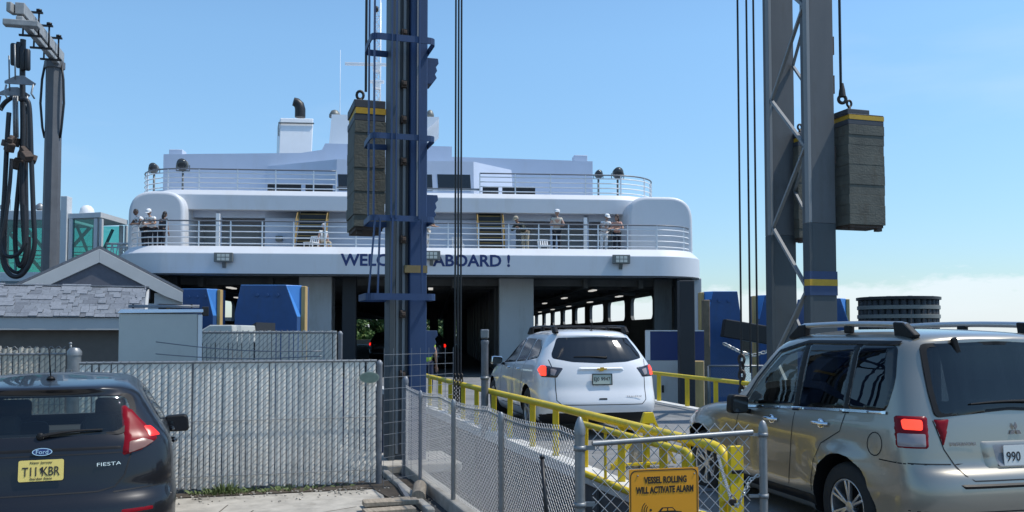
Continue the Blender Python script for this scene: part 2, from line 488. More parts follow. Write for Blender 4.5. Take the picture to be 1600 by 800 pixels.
M_leaf = [mat('leaf %d' % i, c, 0.7, var=0.3, vscale=2) for i, c in enumerate(((0.075, 0.13, 0.03), (0.11, 0.18, 0.04), (0.055, 0.10, 0.028)))]
M_bark = mat('bark', (0.10, 0.08, 0.06), 0.9, var=0.3)
M_soil = mat('soil', (0.07, 0.055, 0.04), 0.95, var=0.4, vscale=6, bump=0.6, bscale=40)
M_weed = mat('weed green', (0.10, 0.14, 0.04), 0.7, var=0.4, vscale=20)
# vehicles
M_glassdark = glass('privacy glass', (0.05, 0.055, 0.065), 0.0, 1.5, 0.02)
M_glassmid = glass('tinted glass', (0.62, 0.68, 0.66), 0.0, 1.5, 0.015)
M_glassclear = glass('light glass', (0.82, 0.88, 0.86), 0.0, 1.5, 0.01)
M_plastic = mat('black trim', (0.012, 0.012, 0.013), 0.5, spec=0.2)
M_seam = mat('seam', (0.006, 0.006, 0.007), 0.7)
M_interior = mat('car interior', (0.045, 0.043, 0.042), 0.8)
M_tyre = mat('tyre', (0.018, 0.018, 0.018), 0.8, var=0.2, vscale=10)
M_alloy = mat('alloy', (0.55, 0.55, 0.56), 0.3, 0.85)
M_chrome = mat('chrome', (0.75, 0.76, 0.78), 0.12, 1.0)
M_red = mat('red lens', (0.20, 0.005, 0.012), 0.28, spec=0.15)
M_redlit = emit('lit red lens', (1.0, 0.02, 0.01), 1.1, (0.5, 0.01, 0.01))
M_redbright = emit('brake lamp', (1.0, 0.05, 0.02), 1.7, (0.6, 0.02, 0.02))
M_clearlens = mat('clear lens', (0.22, 0.11, 0.09), 0.3)
M_smokelens = mat('smoked lens', (0.03, 0.028, 0.04), 0.1, coat=0.6)
M_greylens = mat('reverse lamp lens', (0.30, 0.25, 0.25), 0.15, coat=0.5)
M_plateyellow = mat('plate yellow', (0.72, 0.57, 0.16), 0.45)
M_platewhite = mat('plate white', (0.60, 0.62, 0.60), 0.45)
M_plategreen = mat('plate pale green', (0.42, 0.48, 0.42), 0.45)
M_ink = mat('plate ink', (0.02, 0.018, 0.02), 0.5)
M_inkred = mat('plate red ink', (0.4, 0.04, 0.03), 0.5)
P_fiesta = mat('charcoal car paint', (0.012, 0.012, 0.015), 0.3, 0.2, coat=0.55, spec=0.25)
P_endeavor = mat('champagne car paint', (0.30, 0.278, 0.235), 0.32, 0.7, coat=0.8)
P_traverse = mat('white car paint', (0.72, 0.72, 0.73), 0.3, coat=0.9)
P_dark = mat('dark car paint', (0.02, 0.02, 0.025), 0.35, 0.3, coat=0.8)
P_silver = mat('silver car paint', (0.35, 0.36, 0.37), 0.3, 0.6, coat=0.8)
M_promdeck = mat('promenade floor', (0.36, 0.37, 0.37), 0.7, var=0.1, vscale=1)
M_inwall = mat('promenade inner wall', (0.40, 0.42, 0.44), 0.6, var=0.06, vscale=1)
M_girder = mat('ramp girder', (0.085, 0.087, 0.09), 0.7, var=0.25, vscale=2, dirt=(0.06, 0.045, 0.035), dirt_amt=0.6)
M_darklens = mat('dark lens', (0.05, 0.055, 0.06), 0.15)
M_stripe = mat('dull yellow', (0.20, 0.15, 0.06), 0.6, var=0.15, vscale=6)
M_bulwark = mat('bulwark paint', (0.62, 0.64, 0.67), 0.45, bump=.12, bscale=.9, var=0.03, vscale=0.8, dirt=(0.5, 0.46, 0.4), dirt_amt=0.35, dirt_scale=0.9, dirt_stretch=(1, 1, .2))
# ------------------------------------------------------------------ ground, water, ramp
HD = R(17)                                     # heading of the ramp, left of straight ahead
def rl(Y): return 1.88 - (Y - 7.9) * 0.3015    # X of the ramp's left edge at distance Y
def rr(Y): return 4.9 - (Y - 16.4) * 0.2375    # X of its right edge
bm = BM()
land = [(-120, -80), (120, -80), (120, 12.0), (9.5, 13.0), (5.75, 12.8), (rl(12.6) + .1, 12.6), (rl(6.5) + .1, 6.5), (1.86, 6.46), (.52, 6.10), (-1.24, 11.35), (-1.3, 12.6), (-3.0, 14.5), (-5.0, 19.5), (-8.2, 22.5), (-8.6, 31.5), (-120, 31.5)]
f = face(bm, [(x, y, 0) for x, y in land])
r = bmesh.ops.extrude_face_region(bm, geom=[f]); bmesh.ops.translate(bm, vec=(0, 0, -4), verts=[v for v in r['geom'] if isinstance(v, bmesh.types.BMVert)])
struct(obj('ground', bm, M_asphalt))
bm = BM(); face(bm, [(-5000, -200, -1.7), (5000, -200, -1.7), (5000, 5000, -1.7), (-5000, 5000, -1.7)])
struct(obj('sea_water', bm, M_water))
bm = BM()
pad = [(-9, 2.0), (-1.3, 2.0), (-1.02, 6.5), (-1.18, 8.6), (-1.3, 9.3), (-1.5, 10.25), (-4.9, 9.26), (-9, 8.2)]
prism(bm, [(x, y, .002) for x, y in pad], (0, 0, .012))
struct(obj('concrete_pavement', bm, M_concrete))
bm = BM()
for y in (5.2, 8.35): box(bm, (-5, y, .016), (7.4, .012, .003))
for x in (-2.6, -5.4): box(bm, (x, 5.6, .0165), (.012, 6.8, .003))
struct(obj('pavement_joints', bm, M_soil))
# approach and ramp deck
bm = BM()
ys = [1.0, 4.0, 6.2, 9, 12, 16, 20, 24, 28, 33.6]
zs = [.004, .02, .09, .10, .11, .12, .12, .12, .12, .12]
def redge(Y): return rr(Y) if Y > 12 else 5.95 + (12 - Y) * .28
top = []
for y, z in zip(ys, zs):
    top.append((bm.verts.new((rl(y) + .16, y, z)), bm.verts.new((redge(y) - .16, y, z))))
bot = []
for y, z in zip(ys, zs):
    bot.append((bm.verts.new((rl(y) + .16, y, z - (.02 if y < 12 else .5))), bm.verts.new((redge(y) - .16, y, z - (.02 if y < 12 else .5)))))
for A, B, C, D in zip(top, top[1:], bot, bot[1:]):
    bm.faces.new((A[0], A[1], B[1], B[0])); bm.faces.new((C[0], D[0], D[1], C[1]))
    bm.faces.new((A[0], B[0], D[0], C[0])); bm.faces.new((A[1], C[1], D[1], B[1]))
bm.faces.new((top[0][0], bot[0][0], bot[0][1], top[0][1])); bm.faces.new((top[-1][0], top[-1][1], bot[-1][1], bot[-1][0]))
struct(obj('ramp_road', bm, M_deckplate))
bm = BM()
for e, sg in ((rl, 1), (redge, -1)):
    yy_ = [6.5] + ys[3:]
    for a, b in zip(yy_, yy_[1:]):
        bar(bm, (e(a), a, .055), (e(b), b, .055), .24, .15)
struct(obj('ramp_kerb', bm, M_kerbwhite, bevel=.012))
bm = BM()
for e, sg in ((rl, 1), (redge, -1)):
    for a, b in zip(yy_, yy_[1:]):
        bar(bm, (e(a) + sg * .02, a, -.62), (e(b) + sg * .02, b, -.62), .18, 1.19)
        k = max(1, int((b - a) / 1.2))
        for i in range(k):
            y = a + (b - a) * i / k; bar(bm, (e(y) - sg * .09, y, -1.2), (e(y) - sg * .09, y, -.05), .08, .03)
struct(obj('ramp_girder', bm, M_girder))
bm = BM(); face(bm, [(2.6, 6.0, -1.1), (2.6, 14, -1.1), (-3, 14, -1.1), (-1.6, 11, -1.1), (.2, 5.9, -1.1)])
struct(obj('trench_ground', bm, M_soil))
bm = BM()
for y, wd in ((9.4, .12), (9.9, .05), (12.6, .10), (21.5, .12)):
    bar(bm, (rl(y) + .2, y, zs[4] + .002), (redge(y + 1.8) - .2, y + 1.9, zs[4] + .002), wd, .012)
struct(obj('ramp_joint_plates', bm, M_galvdark))

# ------------------------------------------------------------------ far shore seen through the ferry
bm = BM(); prism(bm, [(-160, 165, -1.69), (60, 165, -1.69), (60, 260, -1.69), (-160, 260, -1.69)], (0, 0, 2.2))
struct(obj('far_shore_ground', bm, M_soil))
def leaf_tree(seed, H, W, m):
    rnd = random.Random(seed)
    root = thing('shore_tree', 'x', 'tree')
    bm = BM(); tube(bm, [(0, 0, 0), (.15, .1, H * .3), (.0, .2, H * .55), (.2, .1, H * .8)], [H * .035, H * .03, H * .02, H * .008], 7)
    for k in range(6):
        a = k * 1.05; z = H * (.3 + .07 * k)
        tube(bm, [(.1, .1, z), (math.cos(a) * W * .25, math.sin(a) * W * .25, z + H * .12), (math.cos(a) * W * .42, math.sin(a) * W * .42, z + H * .2)], [H * .015, H * .009, H * .004], 5)
    obj('trunk', bm, M_bark, root, smooth=60)
    bm = BM(); cl = []
    for k in range(26):
        a = rnd.uniform(0, 2 * PI); rr_ = W * .5 * math.sqrt(rnd.random()); z = H * rnd.uniform(.04, .95)
        rr_ *= math.sqrt(max(.08, 1 - ((z / H - .35) / .68) ** 2)); cl.append((math.cos(a) * rr_, math.sin(a) * rr_, z, rnd.uniform(.10, .2) * W))
    for cx, cy, cz, cr in cl:
        mi = rnd.choice((0, 0, 1, 2))
        for _ in range(115):
            d = Vector((rnd.gauss(0, 1), rnd.gauss(0, 1), rnd.gauss(0, .8))).normalized() * cr * rnd.random() ** .4
            c = Vector((cx, cy, cz)) + d; s = rnd.uniform(.22, .5)
            u = Vector((rnd.gauss(0, 1), rnd.gauss(0, 1), rnd.gauss(0, 1))).normalized(); v = u.orthogonal().normalized()
            face(bm, [c - u * s, c + v * s * .5, c + u * s, c - v * s * .5], mi)
    obj('crown', bm, m, root)
    return root
tree_src = [leaf_tree(3, 5.6, 8, M_leaf), leaf_tree(5, 4.6, 7.5, [M_leaf[1], M_leaf[0], M_leaf[2]]), leaf_tree(9, 6.4, 8.5, [M_leaf[2], M_leaf[0], M_leaf[1]])]
spots = [(-36, 172, 0), (-30.5, 170, 1), (-26, 174, 2), (-21.5, 171, 0), (-16.5, 173, 1), (-12, 170, 2), (-8, 175, 0), (-33, 183, 2), (-24, 184, 1)]
used = [0, 0, 0]
for i, (x, y, k) in enumerate(spots):
    lab = 'leafy green tree on the far shore seen through the open lanes of the ferry'
    if used[k]: t = dup(tree_src[k], (x, y, .5), i * 1.7, lab)
    else:
        t = tree_src[k]; t.location = (x, y, .5); t.rotation_euler.z = i * 1.7; t['label'] = lab; used[k] = 1
    t['group'] = 'trees on the far shore'
# ------------------------------------------------------------------ ferry
FO = Vector((-3.6, 34.6, 0)); FR = R(5)
ferry = thing('car_ferry', 'large white double decked car ferry with open bow and WELCOME ABOARD lettering', 'ferry', FO, FR)
FM = Matrix.Translation(FO) @ Matrix.Rotation(FR, 4, 'Z'); FI = FM.inverted()
def sh(px, py, ly):
    """ship-local (x, z) of a photo pixel on the plane local y = ly"""
    a = FI @ Vector((0, 0, CAMH)); b = FI @ at(px, py, 30.0); d = b - a
    k = (ly - a.y) / d.y; p = a + d * k
    return p.x, p.z
def fo(name, bm, m, parent=None, **k): return obj(name, bm, m, parent or ferry, **k)

# lower bulwark
xl, xr = -11.95, 11.75
P1 = bowpath(xl, xr, 0, 2.2, 9)
bm = BM(); sweep(bm, P1, [(0, 4.03), (0, 4.86), (-.32, 5.16), (-.50, 5.16), (-.50, 4.03)])
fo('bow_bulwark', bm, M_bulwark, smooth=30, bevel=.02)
bm = BM(); sweep(bm, P1, [(.012, 4.02), (.012, 4.075), (-.04, 4.075), (-.04, 4.02)])
fo('bulwark_rubbing_edge', bm, M_shipdark)
# hull and car deck
bm = BM(); prism(bm, [(xl, 3, -2.2), (xl + 1.2, .6, -2.2), (xr - 1.2, .6, -2.2), (xr, 3, -2.2), (xr, 100, -2.2), (xl, 100, -2.2)], (0, 0, 2.2))
fo('hull', bm, M_letter)
bm = BM(); box2(bm, (xl + .2, .6, .0), (xr - .2, 100, .10)); fo('car_deck', bm, M_deckfloor)
# side walls with window openings
def side_wall(x0, x1, wins, name='side_wall'):
    bm = BM(); z0, z1, zb, zt = .1, 4.05, 2.50, 3.68
    ys = [2.2] + [v for w in wins for v in w] + [100]
    box2(bm, (x0, 2.2, z0), (x1, 100, zb)); box2(bm, (x0, 2.2, zt), (x1, 100, z1))
    for a, b in zip(ys[0::2], ys[1::2]): box2(bm, (x0, a, zb), (x1, b, zt))
    for a, b in wins:                                        # rounded corners
        for yc, sy in ((a, 1), (b, -1)):
            for zc, sz in ((zb, 1), (zt, -1)):
                prism(bm, [(x0, yc, zc), (x0, yc + sy * .30, zc), (x0, yc + sy * .12, zc + sz * .08), (x0, yc + sy * .03, zc + sz * .19), (x0, yc, zc + sz * .24)], (x1 - x0, 0, 0))
    for y in range(4, 100, 3):                               # stiffeners
        sx = x0 - .12 if x0 > 0 else x1
        if not any(a - .1 < y < b + .1 for a, b in wins): box2(bm, (sx, y - .05, z0), (sx + .12, y + .05, z1))
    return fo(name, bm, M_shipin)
wins = [(8.7 + 6.5 * k, 13.6 + 6.5 * k) for k in range(13)]
side_wall(xr - .34, xr - .16, wins); side_wall(xl + .32, xl + .5, wins)
# deckhead with beams
bm = BM(); box2(bm, (xl + .3, 2.5, 4.08), (xr - .3, 100, 4.95)); box2(bm, (xl + 2.2, .5, 4.08), (xr - 2.2, 2.499, 4.95))
for y in range(3, 100, 3): box2(bm, (xl + .4, y, 3.80), (xr - .4, y + .14, 4.081))
for x in (-9, -6.2, -1, 1.4, 7, 9.4): box2(bm, (x - .1, 2.6, 3.70), (x + .1, 100, 4.082))
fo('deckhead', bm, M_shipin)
# casings and pillars
def post(pxa, pxb, ly, d, m, name='pillar', z0=.1, z1=4.08):
    x0 = sh(pxa, 500, ly)[0]; x1 = sh(pxb, 500, ly)[0]
    bm = BM(); box2(bm, (x0, ly, z0), (x1, ly + d, z1)); return fo(name, bm, m, bevel=.04)
post(466, 518, 1.6, 1.2, M_pillar)
post(780, 834, 2.0, .4, M_pillar, 'casing_front')
x0 = sh(781, 500, 2.4)[0]; x1 = sh(833, 500, 2.4)[0]
bm = BM(); box2(bm, (x0, 2.4, .1), (x1, 74, 4.08))
for y in range(5, 74, 4): box2(bm, (x0 - .06, y, .1), (x0, y + .12, 4.08))
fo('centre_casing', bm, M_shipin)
post(534, 556, 1.4, .5, M_shipdark)
for px, ly in ((678, 30), (706, 32), (727, 40), (742, 52), (697, 60), (528, 38)): 
    x = sh(px, 500, ly)[0]; bm = BM(); box2(bm, (x - .3, ly, .1), (x + .3, ly + .5, 4.08)); fo('pillar', bm, M_shipdark)
# bow shell on either side of the opening: frame, door tracks
for a, b, ly, m in ((1058, 1083, .7, M_shipdark), (1083, 1097, 1.2, M_pillar), (262, 276, 1.2, M_shipdark)):
    post(a, b, ly, .5, m, 'bow_frame')
bm = BM(); x, z = sh(1040, 500, 2.2); box2(bm, (x - .45, 2.3, .1), (x + .3, 2.5, 4.08)); fo('bow_door_panel', bm, M_shipin)
# end wall far aft, lanes open
for px0, px1 in ((600, 640), (300, 505)):
    a = sh(px0, 500, 99)[0]; b = sh(px1, 500, 99)[0]
    bm = BM(); box2(bm, (a, 99, .1), (b, 99.3, 4.08)); fo('stern_bulkhead', bm, M_shipin)
# deck lamps
bm_l = BM()
def lamps(x, y0, n, dy, L=1.2, first=None):
    for k in range(n):
        y = y0 + k * dy
        bm = BM(); box(bm, (x, y, 3.76), (.20, L, .05)); o = fo('ceiling_lamp', bm, M_lamp)
        bm = BM(); box(bm, (x, y, 3.815), (.30, L + .1, .06)); obj('lamp_base', bm, M_lampgrey, o)
bm_l.free()
lamps(10.5, 3.4, 6, 9); lamps(7.9, 6.0, 6, 9); lamps(-10.4, 8, 6, 8); lamps(-8.3, 5, 4, 9); lamps(.4, 5, 5, 13)
# railing builder
def railing(path, z, inset, H=.95, n=4, pitch=1.12, name='deck_railing', y0=None):
    pts = [Vector((x - nx * inset, y - ny * inset, 0)) for x, y, nx, ny in path]
    fine = []
    for a, b in zip(pts, pts[1:]):
        k = max(1, int((b - a).length / .3)); fine += [a.lerp(b, i / k) for i in range(k)]
    fine.append(pts[-1])
    bm = BM()
    for k in range(n):
        zz = z + H * (k + .75) / (n + .75) if k < n else 0
        tube(bm, [p + Vector((0, 0, z + H * (.12 + .70 * k / (n - 1)))) for p in fine], .026, 5)
    acc = 0; last = None
    for a, b in zip(fine, fine[1:]):
        if acc <= 0:
            bar(bm, a + Vector((0, 0, z)), a + Vector((0, 0, z + H)), .05, .05); acc = pitch
        acc -= (b - a).length
    bar(bm, fine[-1] + Vector((0, 0, z)), fine[-1] + Vector((0, 0, z + H)), .05, .05)
    o = fo(name, bm, M_white)
    bm = BM(); tube(bm, [p + Vector((0, 0, z + H)) for p in fine], .032, 6); obj('hand_rail', bm, M_railgrey, o)
    return o
railing(P1[1:-1], 5.15, .42, 1.0, 4)
# promenade deck
Z2 = 5.0
bm = BM(); prism(bm, [(x - nx * .45, y - ny * .45, Z2 - .05) for x, y, nx, ny in P1] , (0, 0, .05)); fo('promenade_deck', bm, M_promdeck)
# house wall on the promenade deck
yw = 3.1
segs = [(205, 262, 'w'), (290, 338, 'd'), (338, 346, 'w'), (346, 414, 'd'), (414, 466, 'w'), (466, 511, 'w'), (511, 746, 'w'), (746, 786, 'w'), (786, 806, 'w'), (806, 860, 'd'), (860, 872, 'w'), (872, 912, 'd'), (912, 920, 'w'), (920, 985, 'd'), (985, 1075, 'w')]
bm = BM(); bd_ = BM()
for a, b, k in segs:
    xa = sh(a, 350, yw)[0]; xb = sh(b, 350, yw)[0]
    if k == 'w': box2(bm, (xa, yw, Z2), (xb, yw + .12, 7.0))
box2(bm, (-10.9, yw, 6.62), (10.2, yw + .12, 7.0))
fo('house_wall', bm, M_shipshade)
box2(bd_, (-11.2, yw + 1.8, Z2), (11.2, yw + 2.0, 7.0)); fo('inner_wall', bd_, M_inwall)
bm = BM()
xa = sh(437, 360, yw)[0]; bm2 = BM(); box(bm2, (xa, yw - .1, 5.75), (.28, .2, .22)); fo('wall_lamp', bm2, M_lampgrey, bevel=.03)
bm.free()
# stairs up, yellow stringers and dark treads
def stair(pxa, pxb):
    xa = sh(pxa, 350, 2.2)[0]; xb = sh(pxb, 350, 2.2)[0]
    bm = BM()
    n = 8
    for k in range(n):
        z = Z2 + .28 + k * .245; y = 1.55 + k * .18
        box2(bm, (xa + .06, y, z - .03), (xb - .06, y + .18, z))
        box2(bm, (xa + .06, y + .165, z - .03), (xb - .06, y + .18, z + .215), 2)
        box2(bm, (xa + .06, y - .012, z - .045), (xb - .06, y, z + .012), 1)
    for x in (xa, xb):
        bar(bm, (x, 1.42, Z2 + .1), (x, 1.42 + 1.5, Z2 + 2.1), .05, .12, 1)
        tube(bm, [(x, 1.4, Z2 + .95), (x, 2.3, Z2 + 1.75)], .025, 6, 1)
        bar(bm, (x, 1.4, Z2), (x, 1.4, Z2 + 1.0), .05, .05, 1)
    return fo('deck_stair', bm, [M_shipdark, M_stairy, M_shipdark])
stair(464, 511); stair(746, 786)
bm = BM()
for px in (340, 915):
    x = sh(px, 350, 1.6)[0]; box2(bm, (x - .07, 1.6, Z2), (x + .07, 1.74, 6.6))
objs('deck_stanchion', bm, M_white, ferry)
# upper deck: bulwark band, deck, railing
ux0 = sh(215, 300, 4.4)[0]; ux1 = sh(1028, 300, 4.4)[0]
yU = 2.4
P2 = bowpath(ux0, ux1, yU, 2.4, 11)
zb2, zt2 = 6.86, 7.60
bm = BM(); sweep(bm, P2, [(0, zb2), (0, zt2 - .12), (-.20, zt2 + .10), (-.34, zt2 + .10), (-.34, zb2)])
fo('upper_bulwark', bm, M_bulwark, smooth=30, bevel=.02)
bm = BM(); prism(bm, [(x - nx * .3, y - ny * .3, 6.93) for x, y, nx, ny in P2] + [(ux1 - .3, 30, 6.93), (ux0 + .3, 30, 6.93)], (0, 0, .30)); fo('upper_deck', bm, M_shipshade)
mid = len(P2) // 2
xa = sh(525, 270, yU + .15)[0]; xb = sh(750, 270, yU + .15)[0]
railing(P2[1:mid] + [(xa, yU, 0, -1)], zt2 + .1, .27, .88, 4, 1.25)
railing([(xb, yU, 0, -1)] + P2[mid:-1], zt2 + .1, .27, .88, 4, 1.25)
railing([(xa, yU, 0, -1), (xb, yU, 0, -1)], zt2 + .02, .3, .28, 2, 3)
# slatted benches along the upper rail
for a, b in ((415, 468), (475, 518), (755, 780), (786, 838)):
    xa = sh(a, 290, 3.0)[0]; xb = sh(b, 290, 3.0)[0]
    bm = BM(); box2(bm, (xa, 3.0, 7.62), (xb, 3.45, 7.68)); box2(bm, (xa, 3.42, 7.68), (xb, 3.48, 8.12))
    for x in (xa + .1, xb - .1): box2(bm, (x - .04, 3.05, 7.2), (x + .04, 3.4, 7.62))
    tag(obj('deck_bench', bm, M_shipdark, loc=FO, rotz=FR), 'dark bench behind the upper railing of the ferry', 'bench', 'benches on the upper deck')
# rounded shelters at the corners of the promenade deck
def shelter(pa, pb, pt, ly, depth):
    x0 = sh(pa, 340, ly)[0]; x1 = sh(pb, 340, ly)[0]; zt = sh((pa + pb) / 2, pt, ly)[1]
    rl_, rr_ = (1.4, .8) if pa < 600 else (.85, 1.0)
    up = rpoly([(x0, Z2), (x1, Z2), (x1 - .02, zt), (x0 + .02, zt)], rr_, 8)[18:27] + rpoly([(x0, Z2), (x1, Z2), (x1 - .02, zt), (x0 + .02, zt)], rl_, 8)[27:]
    q = [Vector((x0, Z2)), Vector((x1, Z2))] + up
    bm = BM(); prism(bm, [(p.x, ly, p.y) for p in q], (0, depth, 0))
    o = fo('corner_shelter', bm, M_bulwark, smooth=35, bevel=.14, bseg=5)
    return o
shelter(199, 288, 298, 1.75, 3.5); shelter(981, 1083, 307, 1.4, 3.8)
# pilothouse front with raked windows
y1, y2 = 3.7, 6.8
pts = [sh(413, 255, y2)[0], sh(524, 255, y1)[0], sh(741, 255, y1)[0], sh(802, 255, y2)[0]]
zc, ze = sh(630, 249, y1)[1], sh(413, 258, y2)[1]
bm = BM()
low = [(pts[0], y2), (pts[1], y1), (pts[2], y1), (pts[3], y2), (pts[3], y2 + 3), (pts[0], y2 + 3)]
zt = [ze, zc, zc, ze, ze, ze]
A = [bm.verts.new((x, y, 7.0)) for x, y in low]; B = [bm.verts.new((x * .99, y + .25, z)) for (x, y), z in zip(low, zt)]
for k in range(6): bm.faces.new((A[k], A[(k + 1) % 6], B[(k + 1) % 6], B[k]))
bm.faces.new(A[::-1]); bm.faces.new((B[0], B[1], B[4], B[5])) if False else None
bm.faces.new((B[0], B[1], B[5])); bm.faces.new((B[1], B[2], B[4], B[5])); bm.faces.new((B[2], B[3], B[4]))
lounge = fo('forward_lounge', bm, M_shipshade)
for a, b in ((527, 572), (578, 606), (612, 640), (646, 677), (683, 737)):
    za = sh(a, 297, y1)[1]; zb = sh(a, 271, y1)[1]; xa = sh(a, 285, y1)[0]; xb = sh(b, 285, y1)[0]
    def yy(z): return y1 + .25 * (z - 7.0) / (zc - 7.0) - .012
    bm = BM(); prism(bm, [(xa + .05, yy(za), za), (xb - .02, yy(za), za), (xb - .06, yy(zb), zb), (xa, yy(zb), zb)], (0, .03, 0))
    obj('window', bm, M_darkglass, lounge, bevel=.008)
# wind screen block behind and the tower above it
y3 = 7.0
xa = sh(255, 270, y3)[0]; xb = sh(926, 270, y3)[0]; zt3 = sh(600, 244, y3)[1]
xm0 = sh(470, 240, y3)[0]; xm1 = sh(508, 240, y3)[0]; xm2 = sh(706, 240, y3)[0]
bm = BM()
zl = sh(255, 241, y3)[1]; zr_ = sh(925, 252, y3)[1]; zm = sh(510, 232, y3)[1]
prism(bm, [(xa, y3, 7.0), (xb, y3, 7.0), (xb, y3, zr_), (xm2, y3, sh(706, 245, y3)[1]), (xm2, y3, sh(706, 229, y3)[1]), (xm1, y3, sh(506, 224, y3)[1]), (xm1 - .15, y3, sh(500, 234, y3)[1]), (xm0, y3, sh(470, 239, y3)[1]), (xa, y3, zl)], (0, 3, 0))
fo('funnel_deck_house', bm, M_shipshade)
for a, b, t, u in ((264, 285, 233, 246), (897, 918, 242, 256)):
    x0, z1 = sh(a, t, y3 + .5); x1, z0 = sh(b, u, y3 + .5)
    bm = BM(); box2(bm, (x0, y3 + .5, z0 - .3), (x1, y3 + 1.2, z1)); fo('vent_box', bm, M_shipshade, bevel=.03)
# bridge tower with flared wings
y4 = 9.5
x0 = sh(511, 226, y4)[0]; x1 = sh(683, 220, y4)[0]; zb4 = sh(600, 232, y4)[1]; zm4 = sh(600, 203, y4)[1]; zt4 = sh(600, 181, y4)[1]
xt0 = sh(518, 183, y4)[0]; xt1 = sh(686, 183, y4)[0]; xw = sh(664, 215, y4)[0]
bm = BM()
prism(bm, [(x0, y4, zb4 - 1), (xw, y4, zb4 - 1), (xw, y4, zm4), (xt1, y4, zt4 - .1), (xt1, y4, zt4), (xt0, y4, zt4 + .02), (xt0, y4, zt4 - .15)], (0, 4.5, 0))
bridge = fo('wheelhouse', bm, M_white)
bm = BM(); box2(bm, (xw - 1.2, y4 - .03, zb4 + .1), (xw - .06, y4 + .02, zm4 - .05)); box2(bm, (xw, y4 + .3, zb4 + .1), (xw + .02, y4 + 3.5, zm4 - .05)); obj('window', bm, M_darkglass, bridge)
bm = BM()
for px, r_ in ((523, .28), (672, .2)):
    x, z = sh(px, 180, y4 + .6); lathe(bm, [(r_, 0), (r_, .15), (r_ * .6, .34), (.01, .4)], 14, Matrix.Translation((x, y4 + .6, z - .12)))
obj('roof_lamp', bm, M_lampgrey, bridge)
for px, t, r_ in ((532, 78, .009),):
    x, z = sh(px, t, y4 + 1); bm = BM(); tube(bm, [(x, y4 + 1, zt4), (x, y4 + 1, zt4 + .6), (x, y4 + 1, z)], [.04, r_ * 1.6, r_], 6); obj('whip_aerial', bm, M_white, bridge)
# lattice mast with radar scanners
ym = 13; x, z = sh(590, 2, ym); zb = sh(590, 185, ym)[1] - 1
bm = BM()
cs = [(-.17, -.17), (.17, -.17), (.17, .17), (-.17, .17)]
for cx, cy in cs: tube(bm, [(x + cx, ym + cy, zb), (x + cx, ym + cy, z)], .035, 5)
k = 0; zz = zb
while zz < z - .5:
    for i in range(4):
        a, b = cs[i], cs[(i + 1) % 4]
        tube(bm, [(x + a[0], ym + a[1], zz), (x + b[0], ym + b[1], zz + .5)], .02, 4); tube(bm, [(x + a[0], ym + a[1], zz), (x + b[0], ym + b[1], zz)], .02, 4)
    zz += .5
mast = fo('mast', bm, M_white)
for py, a, b in ((101, 539, 604), (128, 577, 600)):
    z1 = sh(590, py, ym - .5)[1]; xa = sh(a, py, ym - .5)[0]; xb = sh(b, py, ym - .5)[0]
    bm = BM(); box2(bm, (xa, ym - .6, z1 - .07), (xb, ym - .42, z1 + .07)); box(bm, (x, ym - .35, z1 - .2), (.4, .5, .25)); obj('radar_scanner', bm, M_white, mast, bevel=.02)
bm = BM(); lathe(bm, [(.12, 0), (.12, .25), (.02, .3)], 10, Matrix.Translation((x - .05, ym - .2, sh(590, 20, ym)[1]))); obj('mast_light', bm, M_shipdark, mast)
# funnel
yf = 15; xa, zt = sh(434, 179, yf); xb = sh(487, 179, yf)[0]
bm = BM(); w = xb - xa
prism(bm, [(xa + .04, yf, 8), (xb - .02, yf, 8), (xb - .02, yf + 2.6, 8), (xa + .04, yf + 2.6, 8)], (0, 0.0, .01)) if False else None
V = [bm.verts.new(p) for p in [(xa + .05, yf - .35, 9), (xb - .02, yf - .35, 9), (xb - .75, yf + 3, 9), (xa - .6, yf + 3, 9), (xa, yf + .75, zt), (xb, yf + .75, zt), (xb - .6, yf + 3, zt), (xa - .55, yf + 3, zt)]]
for q in ((0, 3, 2, 1), (4, 5, 6, 7), (0, 1, 5, 4), (1, 2, 6, 5), (2, 3, 7, 6), (3, 0, 4, 7)): bm.faces.new([V[i] for i in q])
fun = fo('funnel', bm, M_white, bevel=.05)
bm = BM(); z = zt - .32; box2(bm, (xa - .06, yf + .55, z - .03), (xb + .06, yf + .64, z + .03)); box2(bm, (xa - .06, yf + .55, z - .75), (xa - .02, yf + .64, z)); obj('funnel_rail', bm, M_lampgrey, fun)
x, z = sh(469, 178, yf + 1.5); bm = BM()
tube(bm, [(x, yf + 1.5, z - .2), (x, yf + 1.5, z + .28), (x - .06, yf + 1.5, z + .5), (x - .22, yf + 1.5, z + .66), (x - .38, yf + 1.45, z + .70)], [.3, .3, .3, .27, .24], 14); obj('exhaust_pipe', bm, M_blackmetal, fun, smooth=50)
# search lights on posts
for px, py, ly, r_ in ((286, 258, 3.0, .24), (965, 271, 3.0, .24), (241, 263, 4.2, .2), (935, 273, 4.0, .18)):
    x, z = sh(px, py, ly); bm = BM()
    tube(bm, [(x, ly, 7.2), (x, ly, z - .1)], .045, 8)
    lathe(bm, [(.02, -.2), (r_ * .8, -.16), (r_, 0), (r_, .16), (r_ * .86, .18)], 16, Matrix.Translation((x, ly, z)) @ Matrix.Rotation(PI / 2 + .2, 4, 'X'))
    bar(bm, (x - r_ - .03, ly, z), (x - r_ - .03, ly, z - r_), .03); bar(bm, (x + r_ + .03, ly, z), (x + r_ + .03, ly, z - r_), .03); bar(bm, (x - r_ - .03, ly, z - r_), (x + r_ + .03, ly, z - r_), .04)
    o = fo('search_light', bm, M_lampgrey)
    bm = BM(); lathe(bm, [(r_ * .9, 0), (r_ * .5, .04), (.01, .055)], 16, Matrix.Translation((x, ly - .18, z + .03)) @ Matrix.Rotation(PI / 2 + .2, 4, 'X')); obj('lens', bm, M_darklens, o)
